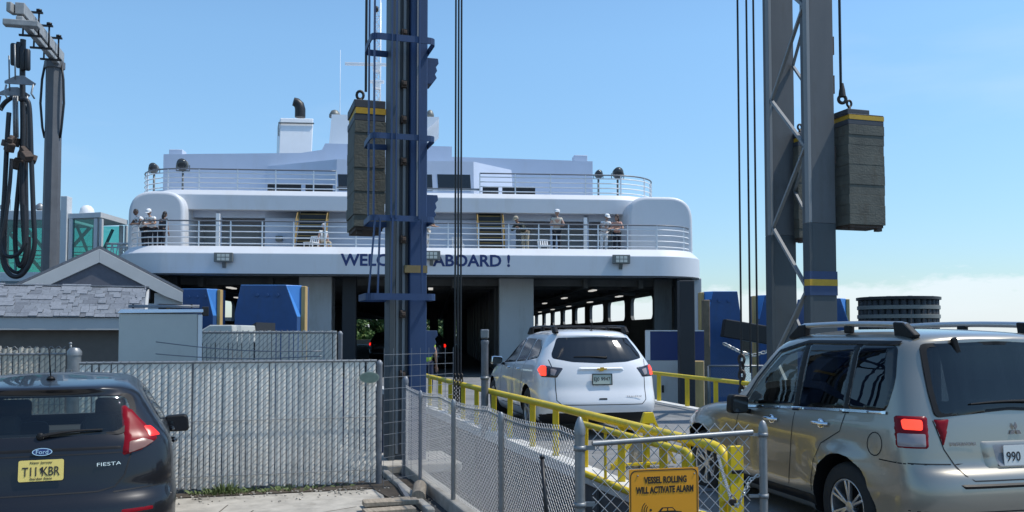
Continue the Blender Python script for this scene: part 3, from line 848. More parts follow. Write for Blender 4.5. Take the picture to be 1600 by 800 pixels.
# flood lights on the bow
for px, py in ((349, 402), (971, 405), (674, 399)):
    x, z = sh(px, py, -.2); bm = BM()
    box(bm, (x, -.16, z), (.70, .16, .36)); bar(bm, (x, -.02, z - .38), (x, -.12, z - .15), .14, .10)
    o = fo('flood_light', bm, M_lampgrey, bevel=.02)
    bm = BM()
    for i in range(3):
        for j in range(2): box(bm, (x - .16 + .16 * i, -.245, z - .07 + .14 * j), (.13, .02, .11))
    obj('lens', bm, M_ledlens, o)
# lettering
xa, zb = sh(532, 415.5, -.006); xb, z2 = sh(797, 398, -.006)
text('lettering', 'WELCOME  ABOARD !', z2 - zb, xb - xa, Matrix.Translation(((xa + xb) / 2, -.004, zb)), M_letter, ferry, .006, .028)
# white deck chairs along the promenade
def deck_chair():
    t = thing('deck_chair', 'x', 'chair', group='white chairs on the promenade deck')
    bm = BM(); box(bm, (0, 0, .40), (.46, .44, .04)); obj('seat', bm, M_white, t, bevel=.01)
    bm = BM()
    for k in range(5): bar(bm, (-.19 + .095 * k, .2, .42), (-.19 + .095 * k, .30, .68), .05, .02)
    bar(bm, (-.22, .30, .68), (.22, .30, .68), .04, .05); obj('backrest', bm, M_white, t)
    for sx in (-.2, .2):
        for y in (-.18, .18):
            bm = BM(); bar(bm, (sx, y, 0), (sx, y, .4), .035); obj('leg', bm, M_white, t)
    return t
ch = None
for i, (px, ly) in enumerate(((486, 1.2), (716, 1.5), (850, 1.6))):
    w = FM @ Vector((sh(px, 380, ly)[0], ly, Z2)); a = FR + (i * 1.3) % 1 - .5 + (PI if i % 2 else 0)
    lab = 'white chair standing behind the lower railing of the ferry'
    if ch is None: ch = deck_chair(); ch.location = w; ch.rotation_euler.z = a; ch['label'] = lab
    else: dup(ch, w, a, lab)
# ------------------------------------------------------------------ vehicles
def ring(row, nq=11, ns=18):
    yr, zr, yf, zf, w, dr, df, nr, nf = row
    L = yf - yr
    if dr + df > L * .96: k = L * .96 / (dr + df); dr *= k; df *= k
    h = []
    for i in range(nq + 1):
        a = PI / 2 * i / nq
        h.append((w * math.sin(a) ** (2 / nr), yr + dr - dr * max(0, math.cos(a)) ** (2 / nr)))
    for i in range(1, ns):
        h.append((w, yr + dr + (L - dr - df) * i / ns))
    for i in range(nq, -1, -1):
        a = PI / 2 * i / nq
        h.append((w * math.sin(a) ** (2 / nf), yf - df + df * max(0, math.cos(a)) ** (2 / nf)))
    full = h + [(-x, y) for x, y in h[-2:0:-1]]
    return [Vector((x, y, zr + (zf - zr) * (y - yr) / max(L, 1e-3))) for x, y in full]
def shell(tab, n=4, flare=None):
    bm = BM(); N = (len(tab) - 1) * n
    rows = [crom(tab, min(i / n, len(tab) - 1.00001)) for i in range(N + 1)]
    rg = [[bm.verts.new(p) for p in ring(r)] for r in rows]
    m = len(rg[0])
    for A, B in zip(rg, rg[1:]):
        for k in range(m):
            bm.faces.new((A[k], A[(k + 1) % m], B[(k + 1) % m], B[k]))
    # caps as strips of quads so the roof shades smoothly
    for r_, flip in ((rg[0], True), (rg[-1], False)):
        half = m // 2
        for k in range(half):
            a, b = r_[k], r_[k + 1]; c, d = r_[(m - k - 1) % m], r_[(m - k) % m]
            q = []
            for v in (a, b, c, d):
                if v not in q: q.append(v)
            if len(q) >= 3: bm.faces.new(q[::-1] if flip else q)
    if flare:
        for v in bm.verts:
            for ya, rr, amt in flare:
                d = math.hypot(v.co.y - ya, v.co.z - rr)
                if v.co.z < rr * 3.0 and abs(v.co.x) > 0.5:
                    k = max(0, 1 - abs(d - (rr + .07)) / .13)
                    v.co.x += math.copysign(amt * k * k * (3 - 2 * k), v.co.x)
    bmesh.ops.recalc_face_normals(bm, faces=bm.faces[:])
    return bm
def inpoly(p, poly):
    c = False; n = len(poly)
    for i in range(n):
        a, b = poly[i], poly[i - 1]
        if (a[1] > p[1]) != (b[1] > p[1]) and p[0] < (b[0] - a[0]) * (p[1] - a[1]) / (b[1] - a[1]) + a[0]: c = not c
    return c
def frame(kind, mirror=False):
    """origin-free projection: (u axis, v axis, ray direction)"""
    if kind == 'rear': return Vector((1, 0, 0)), Vector((0, 0, 1)), Vector((0, 1, 0))
    if kind == 'front': return Vector((1, 0, 0)), Vector((0, 0, 1)), Vector((0, -1, 0))
    if kind == 'side': return Vector((0, 1, 0)), Vector((0, 0, 1)), Vector((-1 if mirror else 1, 0, 0))
    if kind == 'top': return Vector((1, 0, 0)), Vector((0, 1, 0)), Vector((0, 0, -1))
    a = R(kind)                    # a corner seen at this many degrees round from the rear, u running outwards
    s = -1 if mirror else 1        # mirror False = right-hand corner
    return Vector((s * math.cos(a), math.sin(a), 0)), Vector((0, 0, 1)), Vector((-s * math.sin(a), math.cos(a), 0))
def decal_mesh(bvh, poly, fr, off=0.004, rim=-0.004, res=0.03):
    u, v, d = fr
    P = [Vector(p) for p in poly]; B = []
    for i in range(len(P)):
        a, b = P[i], P[(i + 1) % len(P)]
        k = max(1, int((b - a).length / res))
        B += [a.lerp(b, j / k) for j in range(k)]
    nb = len(B); pts = list(B)
    x0, x1 = min(p.x for p in B), max(p.x for p in B); y0, y1 = min(p.y for p in B), max(p.y for p in B)
    nx, ny = int((x1 - x0) / res) + 1, int((y1 - y0) / res) + 1
    for i in range(nx + 1):
        for j in range(ny + 1):
            p = Vector((x0 + (x1 - x0) * (i + .5 * (j % 2)) / nx, y0 + (y1 - y0) * j / ny))
            if inpoly(p, B) and min((p - q).length_squared for q in B) > (res * .55) ** 2: pts.append(p)
    vs, es, fs, *_ = delaunay_2d_cdt(pts, [(i, (i + 1) % nb) for i in range(nb)], [list(range(nb))], 1, 1e-6)
    bm = BM(); vl = []
    bset = {(round(p.x, 5), round(p.y, 5)) for p in B}
    for p in vs:
        o = u * p.x + v * p.y - d * 8
        hit, n, i, _ = bvh.ray_cast(o, d, 20)
        if hit is None:
            hit, n, i, _ = bvh.find_nearest(u * p.x + v * p.y)
        if n.dot(d) > 0: n = -n
        e = rim if (round(p.x, 5), round(p.y, 5)) in bset else off
        vl.append(bm.verts.new(hit + n * e))
    for f in fs:
        try: bm.faces.new([vl[i] for i in f])
        except ValueError: pass
    for f in bm.faces:
        f.normal_update()
        if f.normal.dot(d) > 0: f.normal_flip()
    return bm
def raw(name, bm, m, parent, smooth=60):
    me = bpy.data.meshes.new(name); bm.to_mesh(me); bm.free(); me.materials.append(m)
    me.polygons.foreach_set('use_smooth', [True] * len(me.polygons)); me.set_sharp_from_angle(angle=R(smooth))
    return link(name, me, parent)

class Car:
    def __init__(s, name, label, loc, rotz, tab, paint, ra, fa, wr, ww, track, flare=None, cavity=None, holes=(), cat='car', arch=0.055):
        s.root = thing(name, label, cat, loc, rotz)
        bm = shell(tab, flare=[(ra, wr, flare), (fa, wr, flare)] if flare else None)
        s.bvh = BVHTree.FromBMesh(bm)
        me = bpy.data.meshes.new('body'); bm.to_mesh(me); bm.free()
        me.materials.append(paint); me.materials.append(M_interior); me.materials.append(M_plastic)
        s.body = link('body', me, s.root)
        cut = []
        if cavity: cut.append((cavity, M_interior))
        for poly, fr, depth in holes:
            b = BM(); u, v, d = fr
            prism(b, [u * p[0] + v * p[1] - d * 3 for p in poly], d * (3 + depth)); cut.append((b, M_interior))
        for ya in (ra, fa):
            for sx in (-1, 1):
                b = BM(); M = Matrix.Translation((sx * (track + .35 - ww / 2 - .06), ya, wr + .005)) @ Matrix.Rotation(PI / 2, 4, 'Y')
                lathe(b, [(wr + arch, -.35), (wr + arch, .35)], 28, M); cut.append((b, M_plastic))
        tmp = []
        for b, m in cut:
            bmesh.ops.recalc_face_normals(b, faces=b.faces[:])
            cm = bpy.data.meshes.new('cut'); b.to_mesh(cm); b.free(); cm.materials.append(m)
            co = link('cut', cm); tmp.append(co)
            md = s.body.modifiers.new('b', 'BOOLEAN'); md.operation = 'DIFFERENCE'; md.solver = 'EXACT'; md.object = co
            md.material_mode = 'TRANSFER'
        # evaluate away from the root's transform
        s.body.parent = None
        dg = bpy.context.evaluated_depsgraph_get()
        nm = bpy.data.meshes.new_from_object(s.body.evaluated_get(dg))
        s.body.modifiers.clear(); s.body.data = nm; s.body.parent = s.root; nm.name = 'body'
        for co in tmp: bpy.data.objects.remove(co)
        nm.polygons.foreach_set('use_smooth', [True] * len(nm.polygons)); nm.set_sharp_from_angle(angle=R(32))
        s.ra, s.fa, s.wr, s.ww, s.track = ra, fa, wr, ww, track
    def decal(s, name, poly, fr, m, off=0.004, rim=-0.004, res=0.03, parent=None, label=None):
        o = raw(name, decal_mesh(s.bvh, poly, fr, off, rim, res), m, parent or s.root)
        if label: o['label'] = label
        return o
    def pair(s, name, poly, m, **k):
        kind = k.pop('kind', 'side')
        return [s.decal(name, poly, frame(kind, mi), m, **k) for mi in (False, True)]
    def hit(s, p, d):
        h, n, i, _ = s.bvh.ray_cast(Vector(p) - Vector(d) * 8, Vector(d), 20)
        return h, n
    def seams(s, lines, name='seam', w=0.009, parent=None):
        """Panel gaps: dark ribbons following the body, all in one mesh."""
        bm = BM()
        for pts, fr in lines:
            P = [Vector(p) for p in pts]; Q = []
            for a, b in zip(P, P[1:]):
                k = max(1, int((b - a).length / .04)); Q += [a.lerp(b, j / k) for j in range(k)]
            Q.append(P[-1]); u, v, d = fr; prev = None
            for i, p in enumerate(Q):
                t = (Q[min(i + 1, len(Q) - 1)] - Q[max(i - 1, 0)]).normalized(); n2 = Vector((-t.y, t.x)) * w / 2
                e = []
                for q in (p + n2, p - n2):
                    h, n, _, _ = s.bvh.ray_cast(u * q.x + v * q.y - d * 8, d, 20)
                    if h is None: h, n, _, _ = s.bvh.find_nearest(u * q.x + v * q.y)
                    if n.dot(d) > 0: n = -n
                    e.append(bm.verts.new(h + n * .0018))
                if prev: bm.faces.new((prev[0], prev[1], e[1], e[0]))
                prev = e
        return raw(name, bm, M_seam, parent or s.body)
    def wheels(s, spokes=5, rimr=0.62, double=False):
        for ya in (s.ra, s.fa):
            for sx in (-1, 1):
                r, w = s.wr, s.ww
                M = Matrix.Translation((sx * (s.track - w / 2 + .0), ya, r)) @ Matrix.Rotation(sx * PI / 2, 4, 'Y')
                bm = BM(); k = rimr * r
                lathe(bm, [(k, -w / 2), (r * .9, -w / 2), (r * .975, -w * .42), (r, -w * .3), (r, w * .3), (r * .975, w * .42), (r * .9, w / 2), (k * 1.04, w / 2), (k, w * .44), (k, -w / 2)], 36, M, caps=False)
                t = obj('wheel', bm, M_tyre, s.root, smooth=40)
                bm = BM()
                lathe(bm, [(k * 1.01, w * .46), (k * .99, w * .49), (k * .93, w * .46), (k * .90, w * .2), (k * .90, -w * .3), (0.001, -w * .3)], 36, M, caps=False)
                lathe(bm, [(k * .17, w * .1), (k * .24, w * .3), (k * .20, w * .40), (0.001, w * .41)], 20, M, caps=False)
                for q in range(spokes):
                    a = 2 * PI * q / spokes
                    for da in ((-.13, .13) if double else (0,)):
                        A = M @ Vector((k * .2 * math.cos(a + da * .6), k * .2 * math.sin(a + da * .6), w * .34)); Bp = M @ Vector((k * .95 * math.cos(a + da), k * .95 * math.sin(a + da), w * .42))
                        bar(bm, A, Bp, k * (.10 if double else .19), w * .12, up=(1, 0, 0))
                obj('rim', bm, M_alloy, t, smooth=40, bevel=0.004)
    def plate(s, x, z, m, w=0.305, h=0.155, tilt=-8, yoff=-0.02):
        p, n = s.hit((x, 0, z), (0, 1, 0))
        bm = BM(); poly = rpoly([(-w / 2, -h / 2), (w / 2, -h / 2), (w / 2, h / 2), (-w / 2, h / 2)], .015)
        prism(bm, [(q.x, 0, q.y) for q in poly], (0, .006, 0))
        o = obj('licence_plate', bm, m, s.root)
        o.location = p + Vector((0, yoff, 0)); o.rotation_euler = (R(tilt), 0, 0)
        return o
    def mirror(s, y, z, x, w=.20, h=.13, d=.13, m=None):
        for sx in (-1, 1):
            bm = BM(); c = Vector((sx * x, y, z))
            poly = rpoly([(-w / 2, -h / 2), (w / 2 * .9, -h / 2), (w / 2, h * .42), (-w / 2 * .85, h / 2)], .045, 5)
            prism(bm, [(c.x + sx * (-q.x), c.y - d * .5, c.z + q.y) for q in poly], (0, d, 0))
            o = obj('side_mirror', bm, m or M_plastic, s.root, smooth=40, bevel=.03, bseg=4)
            bm = BM()
            prism(bm, [(c.x + sx * (-q.x) * .86, c.y - d * .5 - .004, c.z + q.y * .84) for q in poly], (0, .003, 0))
            obj('mirror_glass', bm, M_darkglass, o)
            bm = BM(); bar(bm, (sx * (x - .16), y + .04, z - h * .45), (sx * (x - .02), y + .02, z - h * .3), .06, .05)
            obj('mirror_arm', bm, M_plastic, o, bevel=.01)
    def rails(s, x, y0, y1, z, h=.06, m=M_alloy, foot=M_plastic, inset=.02, r=.022):
        for sx in (-1, 1):
            p0, p1 = Vector((sx * x, y0, z)), Vector((sx * (x - inset), y1, z))
            pts = [(p0.x, y0 - .16, z - .07), (p0.x, y0 - .06, z - .01)] + [tuple(p0.lerp(p1, i / 6) + Vector((0, 0, .012 * math.sin(PI * i / 6)))) for i in range(7)] + [(p1.x, y1 + .08, z - .02), (p1.x, y1 + .22, z - .09)]
            bm = BM(); tube(bm, pts[1:-1], r, 8)
            o = obj('roof_rail', bm, m, s.root, smooth=50)
            bm = BM()
            for k, L in ((0, 1), (1, -1)):
                e = pts[1] if k == 0 else pts[-2]; f = pts[0] if k == 0 else pts[-1]
                q_ = r + .008; prism(bm, [(e[0] - q_, e[1] + L * .14, e[2] + q_), (e[0] - q_, e[1] + L * .02, e[2] + q_ * .8), (f[0] - q_, f[1] - L * .02, f[2] - .01), (f[0] - q_, f[1], f[2] - .04), (e[0] - q_, e[1] + L * .12, f[2] - .03)], (2 * q_, 0, 0))
            m_ = p0.lerp(p1, .5); box(bm, (m_.x, m_.y, z - .035), (.05, .10, .07))
            objs('rail_foot', bm, foot, o, bevel=.014)
    def wiper(s, x0, z0, x1, z1, name='rear_wiper'):
        bm = BM(); pts = []
        for i in range(7):
            t = i / 6; h, n = s.hit((x0 + (x1 - x0) * t, 0, z0 + (z1 - z0) * t + .012 * math.sin(PI * t)), (0, 1, 0)); pts.append(h - Vector((0, .022 + .008 * math.sin(PI * t), 0)))
        tube(bm, pts, [.016, .014, .011, .009, .008, .007, .006], 6)
        ball(bm, pts[0] + Vector((0, .005, 0)), .026, 1, .7, 1)
        return obj(name, bm, M_plastic, s.root, smooth=50)
    def seat(s, x, y, z, rear=False, w=.46):
        bm = BM(); rot = Matrix.Rotation(R(-12), 3, 'X')
        box(bm, (x, y, z + .30), (w, .12, .58), rot)
        box(bm, (x, y + .25, z + .0), (w, .5, .14))
        o = obj('seat', bm, M_interior, s.root, bevel=.05, bseg=3)
        for hx in ((x,) if not rear else (x - w * .3, x + w * .3)):
            bm = BM(); box(bm, (hx, y - .08, z + .70), (.24, .09, .17), rot)
            obj('headrest', bm, M_interior, o, bevel=.04, bseg=3)
        return o

def inset_shell(tab, lo, hi, dw=.07, dy=.09, z0=None, ztop=.05):
    t2 = []
    for k in range(lo, hi + 1):
        yr, zr, yf, zf, w, dr, df, nr, nf = tab[k]
        t2.append((yr + dy, zr - (ztop if k == hi else 0), yf - dy, zf - (ztop if k == hi else 0), w - dw, dr, df, nr, nf))
    if z0: t2[0] = (t2[0][0], z0, t2[0][2] - .3, z0, *t2[0][4:])
    return shell(t2, 3)

# ---- charcoal hatchback, near left
FT = [
    (.30, .20, 3.80, .18, .68, .5, .8, 3.0, 2.6),
    (.12, .24, 3.96, .22, .79, .5, .8, 3.0, 2.6),
    (.04, .34, 4.03, .32, .845, .5, .85, 3.0, 2.6),
    (.00, .48, 4.05, .46, .860, .5, .9, 3.0, 2.5),
    (.01, .60, 4.02, .60, .862, .5, .95, 3.0, 2.5),
    (.07, .70, 3.96, .72, .855, .52, 1.0, 3.0, 2.5),
    (.10, .80, 3.80, .81, .850, .45, 1.0, 3.3, 2.5),
    (.12, .92, 3.42, .90, .845, .45, .9, 3.2, 2.6),
    (.16, 1.04, 2.96, .98, .815, .42, .6, 3.2, 2.8),
    (.25, 1.16, 2.62, 1.14, .735, .40, .55, 3.1, 2.8),
    (.34, 1.28, 2.32, 1.28, .658, .40, .5, 3.1, 2.8),
    (.37, 1.355, 2.10, 1.375, .605, .40, .45, 3.0, 2.8),
    (.36, 1.405, 1.95, 1.43, .545, .5, .45, 2.7, 2.8),
    (.55, 1.432, 1.80, 1.458, .48, .45, .45, 2.5, 2.5),
    (.95, 1.456, 1.60, 1.470, .28, .3, .3, 2.2, 2.2),
    (1.15, 1.466, 1.42, 1.474, .08, .1, .1, 2.0, 2.0)]
f_rear = rpoly([(-.50, 1.075), (.50, 1.075), (.565, 1.13), (.585, 1.24), (.545, 1.35), (-.545, 1.35), (-.585, 1.24), (-.565, 1.13)], .05)
f_rear_h = [p * .95 + Vector((0, .06)) for p in f_rear]
f_w1 = rpoly([(.80, 1.12), (1.72, 1.045), (1.72, 1.345), (1.25, 1.345), (.95, 1.29), (.74, 1.19)], .05)
f_w2 = rpoly([(1.80, 1.04), (2.62, 1.01), (2.05, 1.335), (1.80, 1.35)], .04)
f_ws = rpoly([(-.62, 1.02), (.62, 1.02), (.50, 1.36), (-.50, 1.36)], .06)
def shrink(p, d=.02):
    c = sum((Vector(q) for q in p), Vector((0, 0))) / len(p)
    return [Vector(q) + (c - Vector(q)).normalized() * d for q in p]
fi = Car('hatchback_car', 'charcoal grey hatchback with yellow plate parked before the white slatted fence', (-3.17, 6.0, 0.0), R(22), FT, P_fiesta,
         .72, 3.21, .30, .19, .845, flare=.012, cavity=inset_shell(FT, 6, 12, z0=.74),
         holes=[(shrink(f_rear), frame('rear'), 1.0), (shrink(f_w1), frame('side'), 3), (shrink(f_w2), frame('side'), 3), (shrink(f_ws), frame('front'), -1.6)])
fi.decal('rear_window', f_rear, frame('rear'), M_glassmid, .003, -.003)
# dark printed border of the rear glass
def border(car, name, outer, inner, fr, m=M_plastic, off=.0055):
    """A ring between two outlines with the same number of points."""
    bm = BM(); u, v, d = fr; A = []
    for pts in (outer, inner):
        row = []
        for p in pts:
            h, n, _, _ = car.bvh.ray_cast(u * p[0] + v * p[1] - d * 8, d, 20)
            if h is None: h, n, _, _ = car.bvh.find_nearest(u * p[0] + v * p[1])
            if n.dot(d) > 0: n = -n
            row.append(bm.verts.new(h + n * off))
        A.append(row)
    k = len(outer)
    for i in range(k): bm.faces.new((A[0][i], A[0][(i + 1) % k], A[1][(i + 1) % k], A[1][i]))
    return raw(name, bm, m, car.root)
border(fi, 'window_border', f_rear, [Vector((p.x * .93, 1.215 + (p.y - 1.215) * .86)) for p in f_rear], frame('rear'))
fi.pair('side_window', f_w1, M_glassdark, off=.008, rim=.002, res=.02)
fi.pair('side_window', f_w2, M_glassdark, off=.008, rim=.002, res=.02)
fi.pair('pillar_trim', rpoly([(1.70, 1.04), (1.82, 1.035), (1.82, 1.355), (1.70, 1.35)], .005), M_plastic, off=.005, rim=.001)
fi.decal('windscreen', f_ws, frame('front'), M_glassclear, .003)
fi.decal('brake_light', rpoly([(-.17, 1.368), (.17, 1.368), (.16, 1.388), (-.16, 1.388)], .008), frame('rear'), M_red, .006, -.002)
# tail lamps wrap round the corner: red, with a clear lower cell
tl = rpoly([(.505, .925), (.65, .96), (.80, 1.035), (.745, 1.13), (.64, 1.275), (.605, 1.265), (.55, 1.08)], .02)
for mi in (False, True):
    t = fi.decal('tail_light', tl, frame(28, mi), M_red, .016, -.004, .022)
    fi.decal('clear_cell', rpoly([(.555, .945), (.66, .975), (.735, 1.01), (.67, 1.035), (.57, 1.02)], .012), frame(28, mi), M_clearlens, .022, .018, .02, parent=t)
    fi.decal('lit_cell', rpoly([(.715, 1.04), (.80, 1.045), (.755, 1.11), (.70, 1.11)], .012), frame(28, mi), M_redlit, .022, .018, .02, parent=t)
    fi.decal('reflector', rpoly([(.50, .535), (.74, .545), (.74, .585), (.50, .58)], .01), frame(12, mi), M_red, .006, -.003)
fi.seams([([(-.60, 1.10), (-.56, .95), (-.52, .80), (-.46, .725), (-.35, .70), (.35, .70), (.46, .725), (.52, .80), (.56, .95), (.60, 1.10)], frame('rear')),
          ([(-.84, .705), (-.6, .70), (-.45, .69)], frame('rear')), ([(.84, .705), (.6, .70), (.45, .69)], frame('rear')),
          ([(-.50, .955), (.50, .955)], frame('rear'))]
         + [(l, frame('side', m)) for m in (False, True) for l in ([(1.76, 1.03), (1.75, .6), (1.70, .35)], [(.80, 1.10), (.95, .95), (1.02, .72), (1.06, .45)], [(2.70, 1.0), (2.78, .7), (2.72, .35)], [(1.06, .33), (2.72, .31)])])
fi.decal('bumper_lip', rpoly([(-.62, .30), (.62, .30), (.66, .40), (.55, .43), (-.55, .43), (-.66, .40)], .03), frame('rear'), M_plastic, .006)
fi.decal('tailgate_trim', strip([(-.50, .985), (0, .995), (.50, .985)], .045), frame('rear'), M_plastic, .004)
fi.wiper(-.02, 1.085, .37, 1.115)
p, n = fi.hit((0, 0, .985), (0, 1, 0))
bm = BM(); prism(bm, [(.062 * math.cos(a * PI / 16), 0, .026 * math.sin(a * PI / 16)) for a in range(32)], (0, .01, 0))
bd = obj('oval_badge', bm, M_chrome, fi.root); bd.location = p + Vector((0, -.016, 0)); bd.rotation_euler = (R(-8), 0, 0)
bm = BM(); prism(bm, [(.056 * math.cos(a * PI / 16), 0, .0215 * math.sin(a * PI / 16)) for a in range(32)], (0, .004, 0))
b2 = obj('badge_field', bm, M_letter, bd); b2.location = (0, -.0035, 0)
text('badge_lettering', 'Ford', .028, .075, Matrix.Translation((0, -.005, -.014)), M_chrome, bd, .002)
pl = fi.plate(0, .865, M_plateyellow, w=.275, h=.142, tilt=-6, yoff=-.03)
text('plate_number', 'T11 KBR', .060, .228, Matrix.Translation((0, -.001, -.036)), M_ink, pl, .002, .008)
bm = BM(); prism(bm, [(-.010, 0, .012), (.004, 0, .022), (.012, 0, .008), (.008, 0, -.010), (-.004, 0, -.024), (-.002, 0, -.006)], (0, .002, 0))
obj('state_outline', bm, M_ink, pl).location = (.0, -.003, 0)
text('plate_state', 'New Jersey', .019, .135, Matrix.Translation((0, -.001, .042)), M_ink, pl, .002)
text('plate_motto', 'Garden State', .015, .135, Matrix.Translation((0, -.001, -.061)), M_ink, pl, .002)
p, n = fi.hit((.42, 0, .87), (0, 1, 0))
Mb = Matrix.Translation(p + Vector((0, -.004, 0))) @ Matrix.Rotation(R(14), 4, 'Z') @ Matrix.Rotation(R(-6), 4, 'X')
text('model_badge', 'FIESTA', .024, .16, Mb, M_chrome, fi.root, .004)
bm = BM(); q, n = fi.hit((0, 1.15, 1.3), (0, 0, -1)) if False else (Vector((-.02, .78, 1.447)), None)
lathe(bm, [(.032, 0), (.028, .014), (.014, .026), (.004, .03)], 12, Matrix.Translation(q))
tube(bm, [q + Vector((0, 0, .02)), q + Vector((-.012, -.06, .24))], .0045, 6)
obj('aerial', bm, M_plastic, fi.root)
fi.mirror(2.30, .95, .915, .22, .16, .15)
fi.wheels(5)
for x in (-.36, .36): fi.seat(x, 1.75, .46, w=.48)
fi.seat(0, .85, .40, True, 1.1)
bm = BM(); box(bm, (0, 2.72, .80), (1.2, .4, .24)); obj('dashboard', bm, M_interior, fi.root, bevel=.08)
bm = BM()
for sx in (-1, 1):
    for y in (1.08, 2.0):
        p, n = fi.hit((0, y - .02, .93), (-sx, 0, 0)); tube(bm, [p + Vector((sx * .012, -.1, 0)), p + Vector((sx * .034, -.06, 0)), p + Vector((sx * .034, .06, 0)), p + Vector((sx * .012, .1, 0))], .014, 6)
objs('door_handle', bm, P_fiesta, fi.root, smooth=50)

# ---- champagne SUV, near right
EN = [
    (.34, .22, 4.18, .22, .74, .5, .9, 3.2, 2.8),
    (.14, .26, 4.36, .26, .86, .45, .9, 3.4, 2.8),
    (.04, .38, 4.46, .38, .915, .42, .9, 3.6, 2.8),
    (.00, .50, 4.36, .52, .925, .42, .9, 3.7, 2.8),
    (.00, .63, 4.36, .66, .925, .42, .9, 3.7, 2.8),
    (.03, .73, 4.46, .76, .925, .42, 1.0, 3.7, 2.8),
    (.10, .81, 4.38, .86, .925, .30, 1.0, 3.7, 2.8),
    (.12, .92, 4.18, .96, .920, .28, 1.1, 3.6, 2.8),
    (.14, 1.05, 3.80, 1.02, .905, .26, .9, 3.4, 2.8),
    (.16, 1.15, 3.38, 1.06, .885, .26, .6, 3.3, 2.8),
    (.21, 1.33, 3.08, 1.24, .845, .26, .6, 3.2, 2.8),
    (.27, 1.52, 2.80, 1.46, .800, .28, .55, 3.1, 2.8),
    (.31, 1.69, 2.55, 1.65, .745, .30, .5, 3.0, 2.8),
    (.33, 1.765, 2.38, 1.735, .68, .42, .5, 2.8, 2.7),
    (.48, 1.805, 2.2, 1.79, .56, .45, .5, 2.6, 2.5),
    (.9, 1.83, 1.9, 1.825, .34, .3, .3, 2.2, 2.2),
    (1.2, 1.835, 1.6, 1.835, .10, .1, .1, 2.0, 2.0)]
e_rear = rpoly([(-.66, 1.16), (0, 1.21), (.66, 1.16), (.665, 1.35), (.63, 1.71), (0, 1.735), (-.63, 1.71), (-.665, 1.35)], .05)
e_q = rpoly([(.47, 1.19), (.96, 1.17), (.96, 1.695), (.50, 1.70), (.43, 1.42)], .06)
e_r = rpoly([(1.0, 1.168), (1.70, 1.13), (1.70, 1.69), (1.0, 1.695)], .03)
e_f = rpoly([(1.76, 1.125), (2.66, 1.075), (2.46, 1.34), (2.15, 1.60), (1.76, 1.69)], .04)
e_ws = rpoly([(-.72, 1.12), (.72, 1.12), (.60, 1.62), (-.60, 1.62)], .06)
en = Car('suv_car', 'champagne silver SUV with roof rails and lit brake light at the right edge', (3.87, 6.68, .0), R(14), EN, P_endeavor,
         .96, 3.55, .365, .235, .905, flare=.048, cavity=inset_shell(EN, 6, 13, z0=.86),
         holes=[(shrink(e_rear), frame('rear'), 1.0), (shrink(e_q), frame('side'), 3), (shrink(e_r), frame('side'), 3), (shrink(e_f), frame('side'), 3), (shrink(e_ws), frame('front'), -2.2)], arch=.07)
en.decal('rear_window', e_rear, frame('rear'), M_glassdark, .008, .003, .02)
border(en, 'window_border', e_rear, [Vector((p.x * .94, 1.43 + (p.y - 1.43) * .91)) for p in e_rear], frame('rear'), off=.013)
en.pair('side_window', e_q, M_glassdark, off=.010, rim=.003, res=.014)
en.pair('side_window', e_r, M_glassdark, off=.008, rim=.003, res=.02)
en.pair('side_window', e_f, M_glassclear, off=.008, rim=.003, res=.02)
for a in ([(.935, 1.135), (1.025, 1.13), (1.025, 1.705), (.935, 1.705)], [(1.675, 1.095), (1.785, 1.09), (1.785, 1.70), (1.675, 1.70)]):
    en.pair('pillar_trim', rpoly(a, .005), M_plastic, off=.006, rim=.001)
en.pair('window_trim', strip([(.46, 1.178), (.98, 1.155), (1.72, 1.116), (2.70, 1.055)], .022), M_chrome, off=.016, rim=.013, res=.02)
en.pair('window_frame', strip([(2.72, 1.05), (2.50, 1.335), (2.18, 1.62), (1.76, 1.712), (.98, 1.715), (.50, 1.715)], .03), M_plastic, off=.014, rim=.011, res=.02)
en.decal('windscreen', e_ws, frame('front'), M_glassclear, .004)
en.decal('brake_light', rpoly([(-.30, 1.745), (.30, 1.745), (.28, 1.77), (-.28, 1.77)], .008), frame('rear'), M_red, .012, -.002)
for mi in (True, False):
    t = en.decal('tail_light', rpoly([(.72, .93), (.955, .93), (.955, 1.175), (.72, 1.175)], .015), frame(30, mi), M_red, .014, -.004, .022)
    en.decal('lit_cell', rpoly([(.765, 1.065), (.90, 1.07), (.90, 1.145), (.765, 1.14)], .02), frame(30, mi), M_redbright, .021, .017, .02, parent=t)
    en.decal('reverse_cell', rpoly([(.75, .945), (.93, .945), (.93, 1.04), (.75, 1.04)], .012), frame(30, mi), M_greylens, .021, .017, .02, parent=t)
    s_ = -1 if mi else 1
    en.decal('inner_tail_light', rpoly([(s_ * .545, 1.155), (s_ * .68, 1.155), (s_ * .63, .925)], .01), frame('rear'), M_red, .010, -.004, .022)
gate = [(-.68, 1.14), (-.63, .93), (-.52, .745), (-.46, .705), (.46, .705), (.52, .745), (.63, .93), (.68, 1.14)]
en.seams([(gate, frame('rear')), ([(-.92, .825), (-.59, .82)], frame('rear')), ([(.92, .825), (.59, .82)], frame('rear')), ([(-.9, .48), (.9, .48)], frame('rear'))]
         + [(l, frame('side', m)) for m in (False, True) for l in ([(.98, 1.13), (1.02, .98), (1.28, .85), (1.39, .65), (1.41, .42)], [(1.73, 1.08), (1.74, .9), (1.80, .42)], [(2.72, 1.04), (2.80, .8), (2.74, .42)], [(1.41, .39), (2.74, .37)],
                                                                     [(.03, .82), (.50, .82)], [(.56 + .09 * math.cos(a * PI / 8), .93 + .09 * math.sin(a * PI / 8)) for a in range(17)])])
en.pair('side_sill', rpoly([(1.36, .30), (3.2, .30), (3.2, .385), (1.38, .40)], .02), M_plastic, off=.012)
